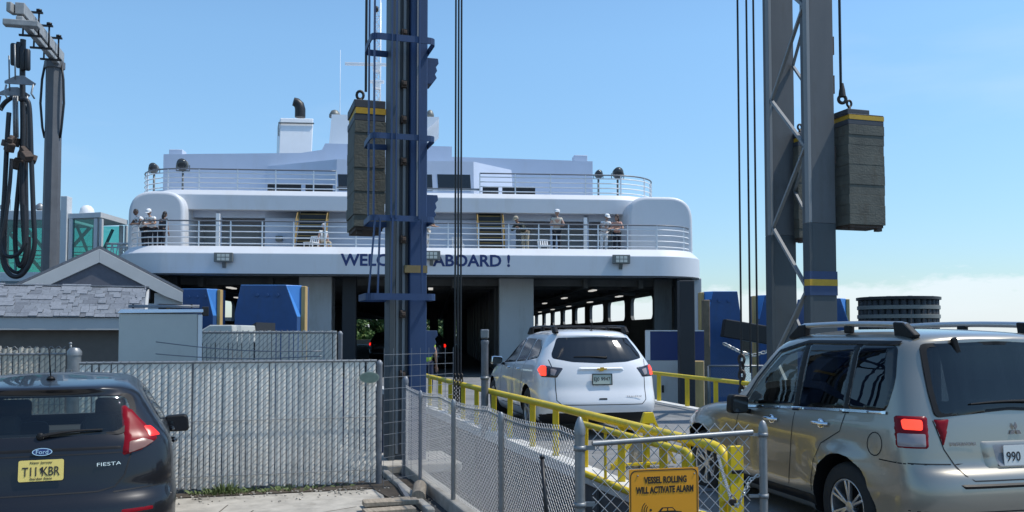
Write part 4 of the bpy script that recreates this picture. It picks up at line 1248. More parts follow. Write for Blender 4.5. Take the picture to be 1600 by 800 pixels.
en.decal('bumper_step', rpoly([(-.55, .645), (.55, .645), (.60, .69), (-.60, .69)], .01), frame('rear'), M_plastic, .012)
en.decal('rear_valance', rpoly([(-.70, .28), (.70, .28), (.78, .38), (-.78, .38)], .02), frame('rear'), M_plastic, .008)
en.wiper(.30, 1.27, -.36, 1.26)
p, n = en.hit((0, 0, 1.03), (0, 1, 0))
for k in range(3):
    pass
bm = BM()
for k in range(3):
    a = R(90 + 120 * k); c = Vector((math.cos(a), 0, math.sin(a))) * .043; t = Vector((-math.sin(a), 0, math.cos(a))) * .024
    prism(bm, [Vector((0, 0, 0)), c * .5 + t * .5 * 1.0, c, c * .5 - t * .5 * 1.0], (0, .008, 0))
bd = obj('emblem', bm, M_chrome, en.root); bd.location = p + Vector((0, -.012, .03)); bd.scale = (1.4, 1, 1.4)
en.decal('plate_recess', rpoly([(-.30, .785), (.30, .785), (.33, .985), (-.33, .985)], .03), frame('rear'), P_endeavor, .016, -.002)
en.decal('plate_well', rpoly([(-.20, .79), (.20, .79), (.23, .955), (-.23, .955)], .02), frame('rear'), M_galvdark, .018, .0165)
pl = en.plate(0, .875, M_platewhite, tilt=-4, yoff=-.034)
text('plate_number', '990', .072, .125, Matrix.Translation((-.068, -.001, -.042)), M_ink, pl, .002, .006)
p, n = en.hit((-.47, 0, .955), (0, 1, 0))
text('model_badge', 'ENDEAVOR', .026, .21, Matrix.Translation(p + Vector((0, -.006, 0))) @ Matrix.Rotation(R(-5), 4, 'Z'), M_chrome, en.root, .005)
en.mirror(2.50, 1.10, 1.06, .20, .19, .13)
en.wheels(6, double=True)
en.rails(.60, .62, 2.05, 1.865, r=.026)
bm = BM()
for sx in (-1, 1):
    for y, z in ((1.30, 1.02), (2.10, .985)):
        p, n = en.hit((0, y, z), (-sx, 0, 0)); tube(bm, [p + Vector((sx * .005, -.11, 0)), p + Vector((sx * .04, -.07, 0)), p + Vector((sx * .04, .07, 0)), p + Vector((sx * .005, .11, 0))], .017, 8)
        ball(bm, p + Vector((sx * .004, 0, -.005)), .05, .25, 1.1, .9)
objs('door_handle', bm, M_chrome, en.root, smooth=50)
p, n = en.hit((-.36, 0, 1.745), (0, 1, 0))
bm = BM(); box(bm, p + Vector((0, -.02, -.045)), (.05, .03, .13), Matrix.Rotation(R(-18), 3, 'Y')); obj('gate_hinge', bm, M_plastic, en.root, bevel=.01)
for x in (-.40, .40): en.seat(x, 1.95, .66, w=.52)
en.seat(0, .95, .62, True, 1.25)
bm = BM(); box(bm, (0, 2.95, .90), (1.5, .6, .28)); obj('dashboard', bm, M_interior, en.root, bevel=.08)
bm = BM(); c = Vector((-.40, 2.55, 1.04)); rot = Matrix.Rotation(R(-25), 3, 'X')
tube(bm, [c + rot @ Vector((.18 * math.cos(a * PI / 10), 0, .18 * math.sin(a * PI / 10))) for a in range(20)], .015, 6, closed=True)
bar(bm, c + rot @ Vector((-.17, 0, 0)), c + rot @ Vector((.17, 0, 0)), .05, .03); obj('steering_wheel', bm, M_interior, en.root)

# ---- white crossover driving aboard (the same builder also makes the cars already on the ferry)
TR = [
    (.40, .22, 4.85, .22, .78, .5, .9, 3.0, 2.6),
    (.16, .26, 5.05, .26, .90, .5, .95, 3.0, 2.6),
    (.05, .40, 5.14, .40, .975, .5, 1.0, 3.0, 2.6),
    (.00, .54, 5.18, .54, .990, .5, 1.0, 3.0, 2.6),
    (.02, .66, 5.18, .66, .992, .5, 1.05, 3.0, 2.6),
    (.07, .80, 5.14, .80, .990, .5, 1.1, 3.0, 2.6),
    (.09, .94, 5.05, .92, .985, .5, 1.2, 3.0, 2.6),
    (.12, 1.08, 4.75, 1.02, .970, .5, 1.2, 2.9, 2.6),
    (.16, 1.20, 4.10, 1.10, .930, .5, .9, 2.8, 2.7),
    (.23, 1.32, 3.60, 1.22, .865, .5, .7, 2.8, 2.7),
    (.33, 1.46, 3.20, 1.40, .790, .5, .6, 2.8, 2.7),
    (.42, 1.58, 2.90, 1.55, .715, .5, .55, 2.7, 2.7),
    (.43, 1.65, 2.65, 1.64, .650, .5, .55, 2.6, 2.7),
    (.55, 1.70, 2.4, 1.70, .54, .5, .5, 2.5, 2.5),
    (1.0, 1.735, 2.1, 1.735, .32, .4, .3, 2.2, 2.2),
    (1.4, 1.745, 1.8, 1.745, .10, .1, .1, 2.0, 2.0)]
t_rear = rpoly([(-.74, 1.27), (-.45, 1.215), (0, 1.195), (.45, 1.215), (.74, 1.27), (.74, 1.34), (.60, 1.60), (0, 1.615), (-.60, 1.60), (-.74, 1.34)], .04)
t_q = rpoly([(.72, 1.27), (1.45, 1.21), (1.45, 1.575), (1.1, 1.565), (.80, 1.45)], .07)
t_r = rpoly([(1.50, 1.205), (2.20, 1.165), (2.20, 1.585), (1.50, 1.58)], .03)
t_f = rpoly([(2.27, 1.16), (3.22, 1.12), (2.95, 1.33), (2.6, 1.53), (2.27, 1.585)], .04)
def crossover(name, label, loc, rotz, paint, full):
    c = Car(name, label, loc, rotz, TR, paint, 1.08, 4.10, .385, .25, .985, flare=.018)
    c.decal('rear_window', t_rear, frame('rear'), M_darkglass, .007, .002, .022)
    for w in (t_q, t_r, t_f): c.pair('side_window', w, M_darkglass, off=.007, rim=.002, res=.022)
    c.decal('windscreen', rpoly([(-.74, 1.18), (.74, 1.18), (.60, 1.55), (-.60, 1.55)], .06), frame('front'), M_darkglass, .004)
    c.decal('brake_light', rpoly([(-.15, 1.633), (.15, 1.633), (.14, 1.66), (-.14, 1.66)], .008), frame('rear'), M_redbright, .012, -.002)
    for mi in (False, True):
        t = c.decal('tail_light', rpoly([(.615, 1.125), (.99, 1.175), (1.05, 1.09), (.99, .975), (.73, .965)], .025), frame(18, mi), M_smokelens, .014, -.004, .03)
        c.decal('lit_cell', rpoly([(.90, 1.145), (.985, 1.155), (1.04, 1.09), (.985, 1.0), (.895, .995)], .02), frame(18, mi), M_redbright if full else M_redlit, .021, .017, .03, parent=t)
        if full: c.decal('reverse_cell', rpoly([(.73, 1.09), (.83, 1.11), (.83, 1.02), (.765, 1.0)], .015), frame(18, mi), M_greylens, .021, .017, .03, parent=t)
    c.decal('rear_valance', rpoly([(-.94, .22), (.94, .22), (.97, .40), (.72, .43), (-.72, .43), (-.97, .40)], .03), frame('rear'), M_plastic, .010)
    c.wheels(5)
    if not full: return c
    g = [(-.80, 1.25), (-.74, 1.0), (-.735, .62), (-.66, .55), (.66, .55), (.735, .62), (.74, 1.0), (.80, 1.25)]
    c.seams([(g, frame('rear'))] + [(l, frame('side', m)) for m in (False, True) for l in ([(1.47, 1.2), (1.5, .95), (1.62, .7), (1.66, .45)], [(2.24, 1.16), (2.26, .8), (2.3, .45)], [(3.26, 1.12), (3.32, .8), (3.28, .45)], [(1.66, .42), (3.28, .40)])], w=.012)
    c.decal('chrome_bar', rpoly([(-.40, 1.075), (.40, 1.075), (.36, 1.135), (-.36, 1.135)], .02), frame('rear'), M_white, .03, -.002)
    p, n = c.hit((0, 0, 1.075), (0, 1, 0))
    bm = BM(); prism(bm, [(-.085, 0, -.012), (-.075, 0, .014), (-.028, 0, .014), (-.028, 0, .03), (.035, 0, .03), (.035, 0, .014), (.085, 0, .014), (.075, 0, -.012), (.028, 0, -.012), (.028, 0, -.03), (-.035, 0, -.03), (-.035, 0, -.012)], (0, .012, 0))
    o = obj('emblem', bm, M_yband, c.root, bevel=.003); o.location = p + Vector((0, -.045, .03))
    c.plate(0, .945, M_plategreen, w=.32, h=.165, tilt=-4, yoff=-.025)
    pl = [x for x in c.root.children if x.name.startswith('licence_plate')][0]
    text('plate_number', 'EJ0 9947', .075, .27, Matrix.Translation((0, -.001, -.04)), M_ink, pl, .002, .006)
    bm = BM()
    for s_ in ((-.16, -.16), (.16, .16)): bar(bm, (s_[0], -.004, -.085), (s_[0], -.004, .085), .014, .01)
    for z in (-.083, .083): bar(bm, (-.165, -.004, z), (.165, -.004, z), .01, .014)
    obj('plate_frame', bm, M_plastic, pl)
    p, n = c.hit((.52, 0, .66), (0, 1, 0))
    text('model_badge', 'TRAVERSE', .026, .26, Matrix.Translation(p + Vector((0, -.006, 0))) @ Matrix.Rotation(R(4), 4, 'Z'), M_chrome, c.root, .005)
    bm = BM(); p, n = c.hit((0, 0, .64), (0, 1, 0)); box(bm, p + Vector((0, -.003, 0)), (.13, .01, .025)); obj('gate_handle', bm, M_plastic, c.root, bevel=.004)
    c.wiper(.10, 1.285, -.42, 1.30)
    c.mirror(3.05, 1.17, 1.12, .22, .16, .13, M_chrome)
    c.rails(.60, .75, 2.45, 1.775, m=M_blackmetal)
    bm = BM()
    for y in (1.1, 2.1): bar(bm, (-.6, y, 1.79), (.6, y, 1.79), .05, .025)
    objs('roof_crossbar', bm, M_blackmetal, c.root, bevel=.008)
    bm = BM(); tube(bm, [(.02, .72, 1.70), (.02, .66, 1.86)], .008, 6); ball(bm, (.02, .72, 1.71), .03, 1, 1.6, .6); obj('aerial', bm, M_plastic, c.root)
    bm = BM()
    for sx in (-1, 1):
        for y in (1.80, 2.62):
            p, n = c.hit((0, y, 1.06), (-sx, 0, 0)); tube(bm, [p + Vector((sx * .005, -.11, 0)), p + Vector((sx * .035, -.07, 0)), p + Vector((sx * .035, .07, 0)), p + Vector((sx * .005, .11, 0))], .017, 6)
    objs('door_handle', bm, M_chrome, c.root, smooth=50)
    return c
tr = crossover('crossover_car', 'white crossover with lit brake lights driving up the ramp towards the ferry', (1.44, 14.0, .12), R(12), P_traverse, True)
d1 = crossover('parked_car', 'dark car with red tail lights parked in the shade inside the ferry', (-4.0, 41.0, .12), R(5), P_dark, False)
dup(d1.root, (-6.7, 47.5, .12), R(5), 'dark car seen beside the tower through the left lane of the ferry')
# ------------------------------------------------------------------ lift towers
def wbox(bm, x0, x1, y0, y1, z0, z1, mi=0): box2(bm, (x0, y0, z0), (x1, y1, z1), mi)
# left tower: steel column with a guard cage round the counterweight cable
T = at(633, 520, 12.0); T.z = 0
tw = thing('lift_tower', 'dark blue steel ramp lift tower with a caged cable and yellow grey stripe', 'lift tower', T, HD)
bm = BM()
wbox(bm, .02, .25, -.22, .22, 0, 13)
bw = obj('column', bm, M_navy, tw, bevel=.012)
bm = BM(); wbox(bm, -.165, .018, -.10, .2, 0, 13); obj('web_plate', bm, M_towergrey, tw, bevel=.006)
bm = BM(); wbox(bm, -.25, -.168, -.20, .2, 0, 13); obj('column_flange', bm, M_towerdark, tw, bevel=.008)
bm = BM()
for x in (-.135, -.05): wbox(bm, x - .018, x + .018, -.15, -.102, .2, 13)
wbox(bm, .10, .125, -.245, -.222, 3.3, 13)
objs('guide_rail', bm, M_towerlight, tw)
bm = BM(); wbox(bm, -.05, .256, -.226, -.1, 2.60, 2.70); obj('yellow_stripe', bm, M_stripe, tw)
bm = BM()
for z in (1.2, 2.0, 3.0, 4.05, 4.62, 5.1, 5.8, 6.9): 
    wbox(bm, -.10, -.02, -.19, -.12, z, z + .10); box(bm, (-.06, -.2, z + .05), (.05, .05, .05))
obj('guide_bracket', bm, M_rust, tw, bevel=.008)
def hoop(z, h, x0=-.56, x1=.27, y0=-.62, y1=.1):
    p = rpoly([(x0, y0), (x1, y0), (x1, y1), (x0, y1)], .1, 5); bm = BM()
    for a, b in zip(p, p[1:] + p[:1]): bar(bm, (a.x, a.y, z), (b.x, b.y, z), .016, h)
    return bm
for z, h in ((5.62, .085), (4.33, .075), (3.27, .075), (2.26, .085)): obj('cage_hoop', hoop(z, h, *((-.62, .28, -.66, .1) if z < 3 else ())), M_navy, tw)
bm = BM()
for x, y in ((-.52, -.58), (-.55, -.3), (-.30, -.62), (-.24, -.62), (.06, -.62)): bar(bm, (x, y, 3.27), (x, y, 13), .05, .02)
for x, y, x2 in ((-.50, -.60, -.585), (-.44, -.62, -.47), (-.28, -.62, -.30), (.10, -.62, .10)): bar(bm, (x, y, 3.27), (x2, y - .02, 2.26), .045, .02)
objs('cage_bar', bm, M_navy, tw)
for z in (5.38, 3.50, 1.66):
    bm = BM()
    prism(bm, [(.25, -.14, z + .17), (.41, -.14, z + .17), (.42, -.14, z + .10), (.38, -.14, z + .06), (.40, -.14, z + .0), (.37, -.14, z - .05), (.395, -.14, z - .10), (.33, -.14, z - .19), (.25, -.14, z - .19)], (0, .26, 0))
    obj('side_bracket', bm, M_navy, tw, bevel=.006)
bm = BM(); wbox(bm, -.75, .65, -.6, .6, 0, .12); obj('footing', bm, M_concrete, tw, bevel=.02)
# counterweights: stacks of cast blocks
def weight(name, label, loc, w, d, z0, z1, n, seed, capdrop=.0):
    rnd = random.Random(seed)
    t = thing(name, label, 'counterweight', loc, HD, 'stacked counterweights of the ramp lift')
    bm = BM(); z = z0 + .05; h = (z1 - .30 - z) / n
    for k in range(n):
        a = rnd.uniform(-.008, .008); b = rnd.uniform(-.008, .008)
        box(bm, (w / 2 + a, d / 2 + b, z + h / 2), (w, d, h - .0018)); z += h
    obj('weight_block', bm, M_weight, t, bevel=.005)
    bm = BM(); wbox(bm, .0, w, .0, d, z, z + .10); wbox(bm, .0, w, .0, d, z + .185, z1 - capdrop); wbox(bm, 0, w * .62, .02, d, z1 - capdrop, z1); obj('weight_cap', bm, M_weightcap, t, bevel=.01)
    bm = BM(); wbox(bm, .02, w + .004, -.004, d - .02, z + .10, z + .185); obj('yellow_band', bm, M_yband, t)
    bm = BM(); wbox(bm, .03, w - .03, .03, d - .03, z0, z0 + .05); wbox(bm, .05, .13, .05, .13, z0 - .05, z0); wbox(bm, w - .16, w - .05, .04, .14, z0 - .06, z0); obj('base_frame', bm, M_rust, t)
    bm = BM(); c = Vector((w * .3, d * .5, z1)); tube(bm, [c, c + Vector((0, 0, .12))], .03, 8); tube(bm, [c + Vector((.05 * math.cos(a * PI / 6), 0, .17 + .06 * math.sin(a * PI / 6))) for a in range(12)], .022, 6, closed=True); obj('lifting_eye', bm, M_chain, t)
    return t
p = at(551, 520, 12.35); p.z = 0
weight('counterweight', 'stacked grey counterweight with yellow band inside the blue caged tower', p, .44, .85, 3.24, 5.09, 9, 2)
p = at(1331, 520, 16.5); p.z = 0
weight('counterweight', 'stacked grey counterweight with yellow band hanging right of the lattice tower', p, .80, .55, 3.78, 6.02, 10, 4, .09)
p = at(1251, 520, 18.6); p.z = 0
weight('counterweight', 'stacked counterweight half hidden behind the lattice of the right tower', p, .75, .5, 3.75, 6.05, 10, 6, .09)
def cable(name, label, px, Y, z0, z1=14, r=.022, grp='steel hoist cables', cat='cable'):
    p = at(px, 520, Y); bm = BM(); tube(bm, [(p.x, Y, z0), (p.x, Y, z1)], r, 7)
    return tag(obj(name, bm, M_blackmetal, smooth=60), label, cat, grp)
cable('hoist_cable', 'dark cable running up from the counterweight of the blue tower', 569, 12.75, 5.3, r=.02)
cable('hoist_cable', 'dark cable running up from the counterweight right of the lattice tower', 1320, 16.75, 6.35, r=.026)
for px, Y, w in ((711, 17.5, 'leftmost'), (715.5, 17.4, 'middle'), (720, 17.3, 'rightmost')):
    cable('hoist_cable', '%s of three dark cables hanging just right of the blue tower' % w, px, Y, .9, r=.019)
for px, w in ((1158, 'leftmost'), (1172, 'middle'), (1183, 'rightmost')):
    cable('hoist_cable', '%s of three dark cables hanging left of the lattice tower' % w, px, 17.8, 1.0 if px != 1158 else 1.3, r=.021)
def chain_pts(pts, r=.012, link=.07, name='chain', m=M_chain):
    """Oval links, every other one turned a quarter."""
    bm = BM(); P = [Vector(p) for p in pts]; seg = []
    for a, b in zip(P, P[1:]):
        k = max(1, int((b - a).length / (link * .72)))
        for i in range(k): seg.append((a.lerp(b, (i + .5) / k), (b - a).normalized()))
    for i, (c, d) in enumerate(seg):
        s = d.orthogonal().normalized(); u = d.cross(s)
        s, u = (s, u) if i % 2 else (u, s)
        tube(bm, [c + d * (link * .5 * math.cos(a * PI / 4)) + s * (link * .32 * math.sin(a * PI / 4)) for a in range(8)], r, 5, closed=True)
    return obj(name, bm, m, smooth=60)
for px, Y, k in ((710.5, 17.5, 0), (716, 17.4, 1), (721.5, 17.3, 2)):
    p = at(px, 520, Y)
    tag(chain_pts([(p.x, Y, 1.0), (p.x, Y, .75), (p.x - .02, Y, .25)], .014, .09), 'short dark chain at the foot of the cables beside the blue tower', 'chain', 'heavy lifting chains')
p = at(1158, 520, 17.8)
tag(chain_pts([(p.x, 17.8, 1.35), (p.x + .01, 17.8, .4)], .03, .2), 'heavy dark lifting chain beside the right guard rail', 'chain', 'heavy lifting chains')
# hook above the right counterweight
p = at(1322, 520, 16.75); bm = BM(); z = 6.2
tube(bm, [(p.x + .0, 16.75, z + .36), (p.x, 16.75, z + .22), (p.x, 16.75, z + .10)], [.03, .06, .075], 8)
tube(bm, [(p.x + .07 * math.sin(a * PI / 9), 16.75, z + .05 + .07 * math.cos(a * PI / 9)) for a in range(18)], .032, 7, closed=True)
tag(obj('cable_hook', bm, M_chain, smooth=60), 'dark shackle hook joining cable and right counterweight', 'hook')

# right tower: two columns and a lattice
TB = at(1266, 520, 16.5); TB.z = 0
t2 = thing('lift_tower', 'tall grey lattice lift tower of two columns behind the champagne SUV', 'lift tower', TB, HD)
TI = (Matrix.Translation(TB) @ Matrix.Rotation(HD, 4, 'Z')).inverted()
A0 = TI @ at(1206, 520, 18.6); A0.z = 0
def col2(x0, y0, w, d, nm):
    zz = 3.86
    bm = BM(); wbox(bm, x0 + .075, x0 + w, y0, y0 + d, 0, zz - .0, 1); wbox(bm, x0 + .075, x0 + w, y0, y0 + d, zz, 14, 0)
    o = obj(nm, bm, [M_towergrey, M_towerdark], t2, bevel=.01)
    bm = BM(); wbox(bm, x0, x0 + .072, y0 - .012, y0 + d * .35, 0, zz, 1); wbox(bm, x0, x0 + .072, y0 - .012, y0 + d * .35, zz, 14, 0)
    obj('column_flange', bm, [M_towerlight, M_towerdark], o, bevel=.006)
    return o
cb = col2(0, 0, .60, .30, 'column'); ca = col2(A0.x, A0.y, .62, .32, 'column')
bm = BM()
for k, m_ in ((0, 0), (1, 1), (2, 0)): pass
wbox(bm, -.004, .606, -.02, .15, 2.68, 2.80); obj('yellow_stripe', bm, M_yband, cb)
bm = BM(); wbox(bm, -.003, .605, -.018, .15, 2.801, 2.95); wbox(bm, -.003, .605, -.018, .15, 2.50, 2.679); obj('blue_stripe', bm, M_navy, cb)
bm = BM()
ax, ay = A0.x + .03, A0.y - .05; zz = -1.4; flip = 0
while zz < 13:
    a = Vector((ax, ay, zz)); b = Vector((.03, .10, zz + 1.32))
    bar(bm, a, b, .06, .06); bar(bm, Vector((.03, .10, zz + 1.32)), Vector((ax, ay, zz + 2.7)), .06, .06)
    zz += 2.7
zz = -.6
while zz < 13:
    a = Vector((A0.x + .58, A0.y - .03, zz)); b = Vector((.55, .33, zz + 1.35))
    bar(bm, a, b, .05, .05); bar(bm, b, Vector((A0.x + .58, A0.y - .03, zz + 2.7)), .05, .05); zz += 2.7
obj('lattice_brace', bm, M_towerlight, t2)
bm = BM()
for z in (6.35, 5.0, 7.1): wbox(bm, .595, .64, .02, .14, z, z + .35)
wbox(bm, .60, .625, .06, .09, 3.9, 14); obj('guide_bracket', bm, M_rust, t2)
bm = BM(); wbox(bm, -.4, .9, -.4, .5, -1.9, .2); wbox(bm, A0.x - .3, A0.x + .9, A0.y - .3, A0.y + .6, -1.9, .2); obj('footing', bm, M_concrete, t2, bevel=.02)

# ------------------------------------------------------------------ yellow rails
gl = thing('guard_rail', 'yellow steel guard rail along the left edge of the ramp', 'guard rail', (rl(7.9), 7.9, 0), 0)
o0 = Vector((rl(7.9), 7.9, 0))
def L(Y, z, dx=0): return Vector((rl(Y) + dx, Y, z)) - o0
bm = BM(); tube(bm, [L(21.3, .80), L(16, .79), L(12, .79), L(9, .78), L(8.1, .775), L(7.96, .76), L(7.91, .71), L(7.9, .6), L(7.9, .05)], .05, 10); obj('top_rail', bm, M_yellow, gl, smooth=60)
def Yof(px, dx=0): return (1.88 + dx + .3015 * 7.9) / ((px - 800) / F + .3015)
for px in (672, 688, 704, 724, 745, 772, 797, 832, 868, 913, 970, 1035, 1070):
    Y = Yof(px); bm = BM(); bar(bm, L(Y, .12), L(Y, .78), .085, .03, up=(.29, 1, 0)); obj('post', bm, M_yellow, gl, bevel=.006)
ga = thing('sliding_gate', 'rounded yellow tube gate resting against the left guard rail', 'gate', (rl(9.5) - .12, 9.5, 0), 0)
o1 = Vector((rl(9.5) - .12, 9.5, 0))
pp = rpoly([(11.0, .10), (8.25, .10), (8.25, .69), (11.0, .69)], .09, 6)
bm = BM(); tube(bm, [Vector((rl(q.x) - .12, q.x, q.y)) - o1 for q in pp], .039, 8, closed=True); obj('frame', bm, M_yellow, ga, smooth=60)
bm = BM()
for Y in (10.2, 9.2): bar(bm, Vector((rl(Y) - .12, Y, .11)) - o1, Vector((rl(Y) - .12, Y, .68)) - o1, .05, .03)
obj('upright', bm, M_yellow, ga, bevel=.005)
# latch post at the near end
p = at(1147, 520, 7.75); lp = thing('latch_post', 'wide flat yellow latch post at the near end of the guard rail', 'post', (p.x, 7.75, 0), HD)
bm = BM(); box(bm, (0, 0, .40), (.13, .05, .84)); obj('plate', bm, M_yellow, lp, bevel=.006)
bm = BM(); box(bm, (-.07, .015, .45), (.17, .03, .20)); box(bm, (-.07, .015, .13), (.17, .03, .22)); obj('bridge_plate', bm, M_yellow, lp, bevel=.006)
bm = BM(); box(bm, (.0, -.03, .60), (.11, .02, .03)); obj('bolt', bm, M_blackmetal, lp, bevel=.004)
p = at(1093, 520, 7.3); M = Matrix.Translation((p.x, 7.3, .22)) @ Matrix.Rotation(PI / 2, 4, 'X')
bm = BM(); lathe(bm, [(.005, .03), (.10, .025), (.125, .01), (.13, -.01), (.005, -.02)], 28, M); bar(bm, (p.x, 7.33, -1.1), (p.x, 7.33, .2), .06, .04)
tag(obj('warning_disc', bm, M_yellow, smooth=40), 'round yellow disc standing at the foot of the rail behind the amber sign', 'disc')
# barrier stand behind the rail
Yb = 11.2; p = at(1012, 520, Yb); bs = thing('barrier_stand', 'yellow capped stand with crossed braces behind the sliding gate', 'stand', (p.x, Yb, .1), HD)
bm = BM(); prism(bm, [(-.10, 0, .56), (.12, 0, .56), (.07, 0, .70), (-.05, 0, .70)], (0, .05, 0)); box(bm, (.0, .06, .28), (.08, .05, .56)); obj('upright', bm, M_yellow, bs, bevel=.006)
bm = BM(); bar(bm, (-.50, .02, 0), (-.05, .02, .56), .06, .03); bar(bm, (.1, .02, .56), (.38, .02, .05), .06, .03); bar(bm, (-.5, .02, .06), (.3, .02, .06), .05, .03); obj('brace', bm, M_yellow, bs)
bm = BM(); box(bm, (-.12, .12, .2), (.14, .12, .4)); obj('foot_block', bm, M_concrete, bs, bevel=.015)
# right guard rail
o2 = Vector((rr(19), 19, 0)); gr = thing('guard_rail', 'yellow steel guard rail along the right side of the ramp by the white crossover', 'guard rail', o2, 0)
def Rr(Y, z): return Vector((rr(Y) + .02, Y, z)) - o2
bm = BM(); tube(bm, [Rr(Y, .80) for Y in (23.2, 20, 17, 14.6)] + [Rr(14.4, .74), Rr(14.35, .6), Rr(14.35, .1)], .045, 10); obj('top_rail', bm, M_yellow, gr, smooth=60)
for Y in (23, 21.9, 20.3, 18.9, 17.4, 16, 14.9): bm = BM(); bar(bm, Rr(Y, .12), Rr(Y, .79), .10, .03, up=(.23, 1, 0)); obj('post', bm, M_yellow, gr, bevel=.006)

# ------------------------------------------------------------------ chain link fence beside the ramp
fa, fb = Vector((-1.35, 11.3, 0)), Vector((.46, 6.06, 0)); fl = (fb - fa).length; fu = (fb - fa).normalized()
cf = thing('chain_link_fence', 'grey chain link fence running from the blue tower to the gate post', 'fence', fa, 0)
bm = BM(); chainlink(bm, (0, 0, .04), fu, fl, 1.10, .052, .0028, 4, sag=lambda a: -.035 * math.sin(PI * ((a / fl * 3.2) % 1)))
obj('wire_mesh', bm, M_wire, cf)
bm = BM()
tube(bm, [fu * (fl * i / 32) + Vector((0, 0, 1.10 - .035 * math.sin(PI * ((i / 10.0) % 1)))) for i in range(33)], .006, 5); tube(bm, [Vector((0, 0, .08)), fu * fl + Vector((0, 0, .08))], .006, 5)
obj('tension_wire', bm, M_galv, cf)
for t, h, r_ in ((0, 1.22, .034), (.18, 1.10, .022), (.441, 1.10, .023), (.716, 1.10, .024), (1.0, 1.17, .035)):
    q = fu * fl * t; side = Vector((0, 0, 0)) if t in (0, 1.0) else Vector((-fu.y, fu.x, 0)) * -.04
    bm = BM(); lathe(bm, [(r_, 0), (r_, h - .06), (r_ * 1.12, h - .06), (r_ * 1.12, h - .02), (r_ * .8, h + .02), (r_ * .35, h + (.055 if t == 1 else .03)), (.003, h + (.062 if t == 1 else .033))], 14, Matrix.Translation(q + side)); o = obj('post', bm, M_galvdark if t < .2 else M_galv, cf, smooth=50)
    if t == 1.0:
        bm = BM()
        for z in (.25, .62, 1.0): lathe(bm, [(r_ * 1.1, z), (r_ * 1.2, z), (r_ * 1.2, z + .035), (r_ * 1.1, z + .035)], 14, Matrix.Translation(q)); box(bm, q + Vector((.07, .02, z + .018)), (.07, .015, .03))
        objs('clamp', bm, M_galv, o)
bm = BM(); bar(bm, fa + Vector((-.02, .3, .05)), fb + Vector((-.1, 0, .05)), .16, .16); bar(bm, fa + Vector((-.32, .2, .03)), fa + fu * 2.6 + Vector((-.30, 0, .03)), .09, .08)
struct(obj('fence_kerb', bm, M_concrete, bevel=.02))
# chain link gate in front
gc = Vector((1.80, 6.40, 0)); gu = (gc - fb).normalized(); gw = (gc - fb).length
gt = thing('chain_link_gate', 'small chain link gate panel carrying the amber warning sign', 'gate', fb, 0)
bm = BM(); chainlink(bm, gu * .09 + Vector((0, 0, .06)), gu, gw - .20, 1.10, .092, .0034, 5); obj('wire_mesh', bm, M_wire, gt)
bm = BM(); tube(bm, [gu * .09 + Vector((0, 0, 1.045)), gu * (gw - .085) + Vector((0, 0, 1.09))], .0195, 10); obj('top_rail', bm, M_galv, gt, smooth=60)
bm = BM(); r_ = .029; h = 1.13; lathe(bm, [(r_, 0), (r_, h - .05), (r_ * 1.15, h - .05), (r_ * 1.15, h - .01), (r_ * .7, h + .03), (.003, h + .045)], 14, Matrix.Translation(gc - fb)); o = obj('post', bm, M_galv, gt, smooth=50)
bm = BM(); e = gc - fb
for z in (.62, 1.055): lathe(bm, [(r_ * 1.1, z), (r_ * 1.25, z), (r_ * 1.25, z + .03), (r_ * 1.1, z + .03)], 14, Matrix.Translation(e)); bar(bm, e + Vector((-.02, 0, z + .015)), e + Vector((-.11, -.02, z + .018)), .02, .02)
objs('clamp', bm, M_galv, o)
p = at(1122, 520, 6.9)
tag(chain_pts([at(1122, 712, 7.7), at(1130, 742, 7.2), at(1143, 782, 6.6), at(1152, 792, 6.35), at(1162, 770, 6.35), at(1172, 750, 6.38), at(1186, 742, 6.4)], .0045, .035, 'padlock_chain', M_chainlight), 'thin bright chain hanging between the latch post and the gate', 'chain')
bm = BM(); q = at(1145, 785, 6.45); box(bm, q, (.05, .03, .045)); tube(bm, [q + Vector((.018 * math.cos(a * PI / 6), 0, .022 + .03 * math.sin(a * PI / 6))) for a in range(7)], .005, 6); tag(obj('padlock', bm, M_rust, bevel=.006), 'small brass brown padlock hanging on the thin chain', 'padlock')
# amber warning sign
s0 = at(978, 520, 6.10).x; s1 = at(1090, 520, 6.18).x; sw = s1 - s0; shh = .62; zt = 1.8 - 210 / (F / 6.1)
sp = Vector(((s0 + s1) / 2, 6.105, zt - shh / 2)); sg = thing('warning_sign', 'amber VESSEL ROLLING WILL ACTIVATE ALARM sign wired to the gate', 'sign', sp, math.atan2(gu.y, gu.x))
def slab(w, h, r_, y0, y1): 
    bm = BM(); prism(bm, [(q.x, y0, q.y) for q in rpoly([(-w / 2, -h / 2), (w / 2, -h / 2), (w / 2, h / 2), (-w / 2, h / 2)], r_, 6)], (0, y1 - y0, 0)); return bm
obj('panel', slab(sw, shh, .012, 0, -.004), M_sign, sg)
bm = BM(); outer = rpoly([(-sw * .485, -shh * .487), (sw * .485, -shh * .487), (sw * .485, shh * .487), (-sw * .485, shh * .487)], .045, 6); inner = [q * .978 for q in outer]
for i in range(len(outer)): j = (i + 1) % len(outer); face(bm, [(outer[i].x, -.0052, outer[i].y), (outer[j].x, -.0052, outer[j].y), (inner[j].x, -.0052, inner[j].y), (inner[i].x, -.0052, inner[i].y)])
obj('border_line', bm, M_signblack, sg)
k = sw / 112.0
def sx(px): return (px - 1034) * k
def sz(py): return shh / 2 - (py - 730) * k
text('lettering', 'VESSEL ROLLING', 10.5 * k, 69 * k, Matrix.Translation((sx(1036), -.0045, sz(752))), M_signblack, sg, .0015, .035)
text('lettering', 'WILL ACTIVATE ALARM', 10.5 * k, 93 * k, Matrix.Translation((sx(1035), -.0045, sz(766.5))), M_signblack, sg, .0015, .035)
bm = BM()
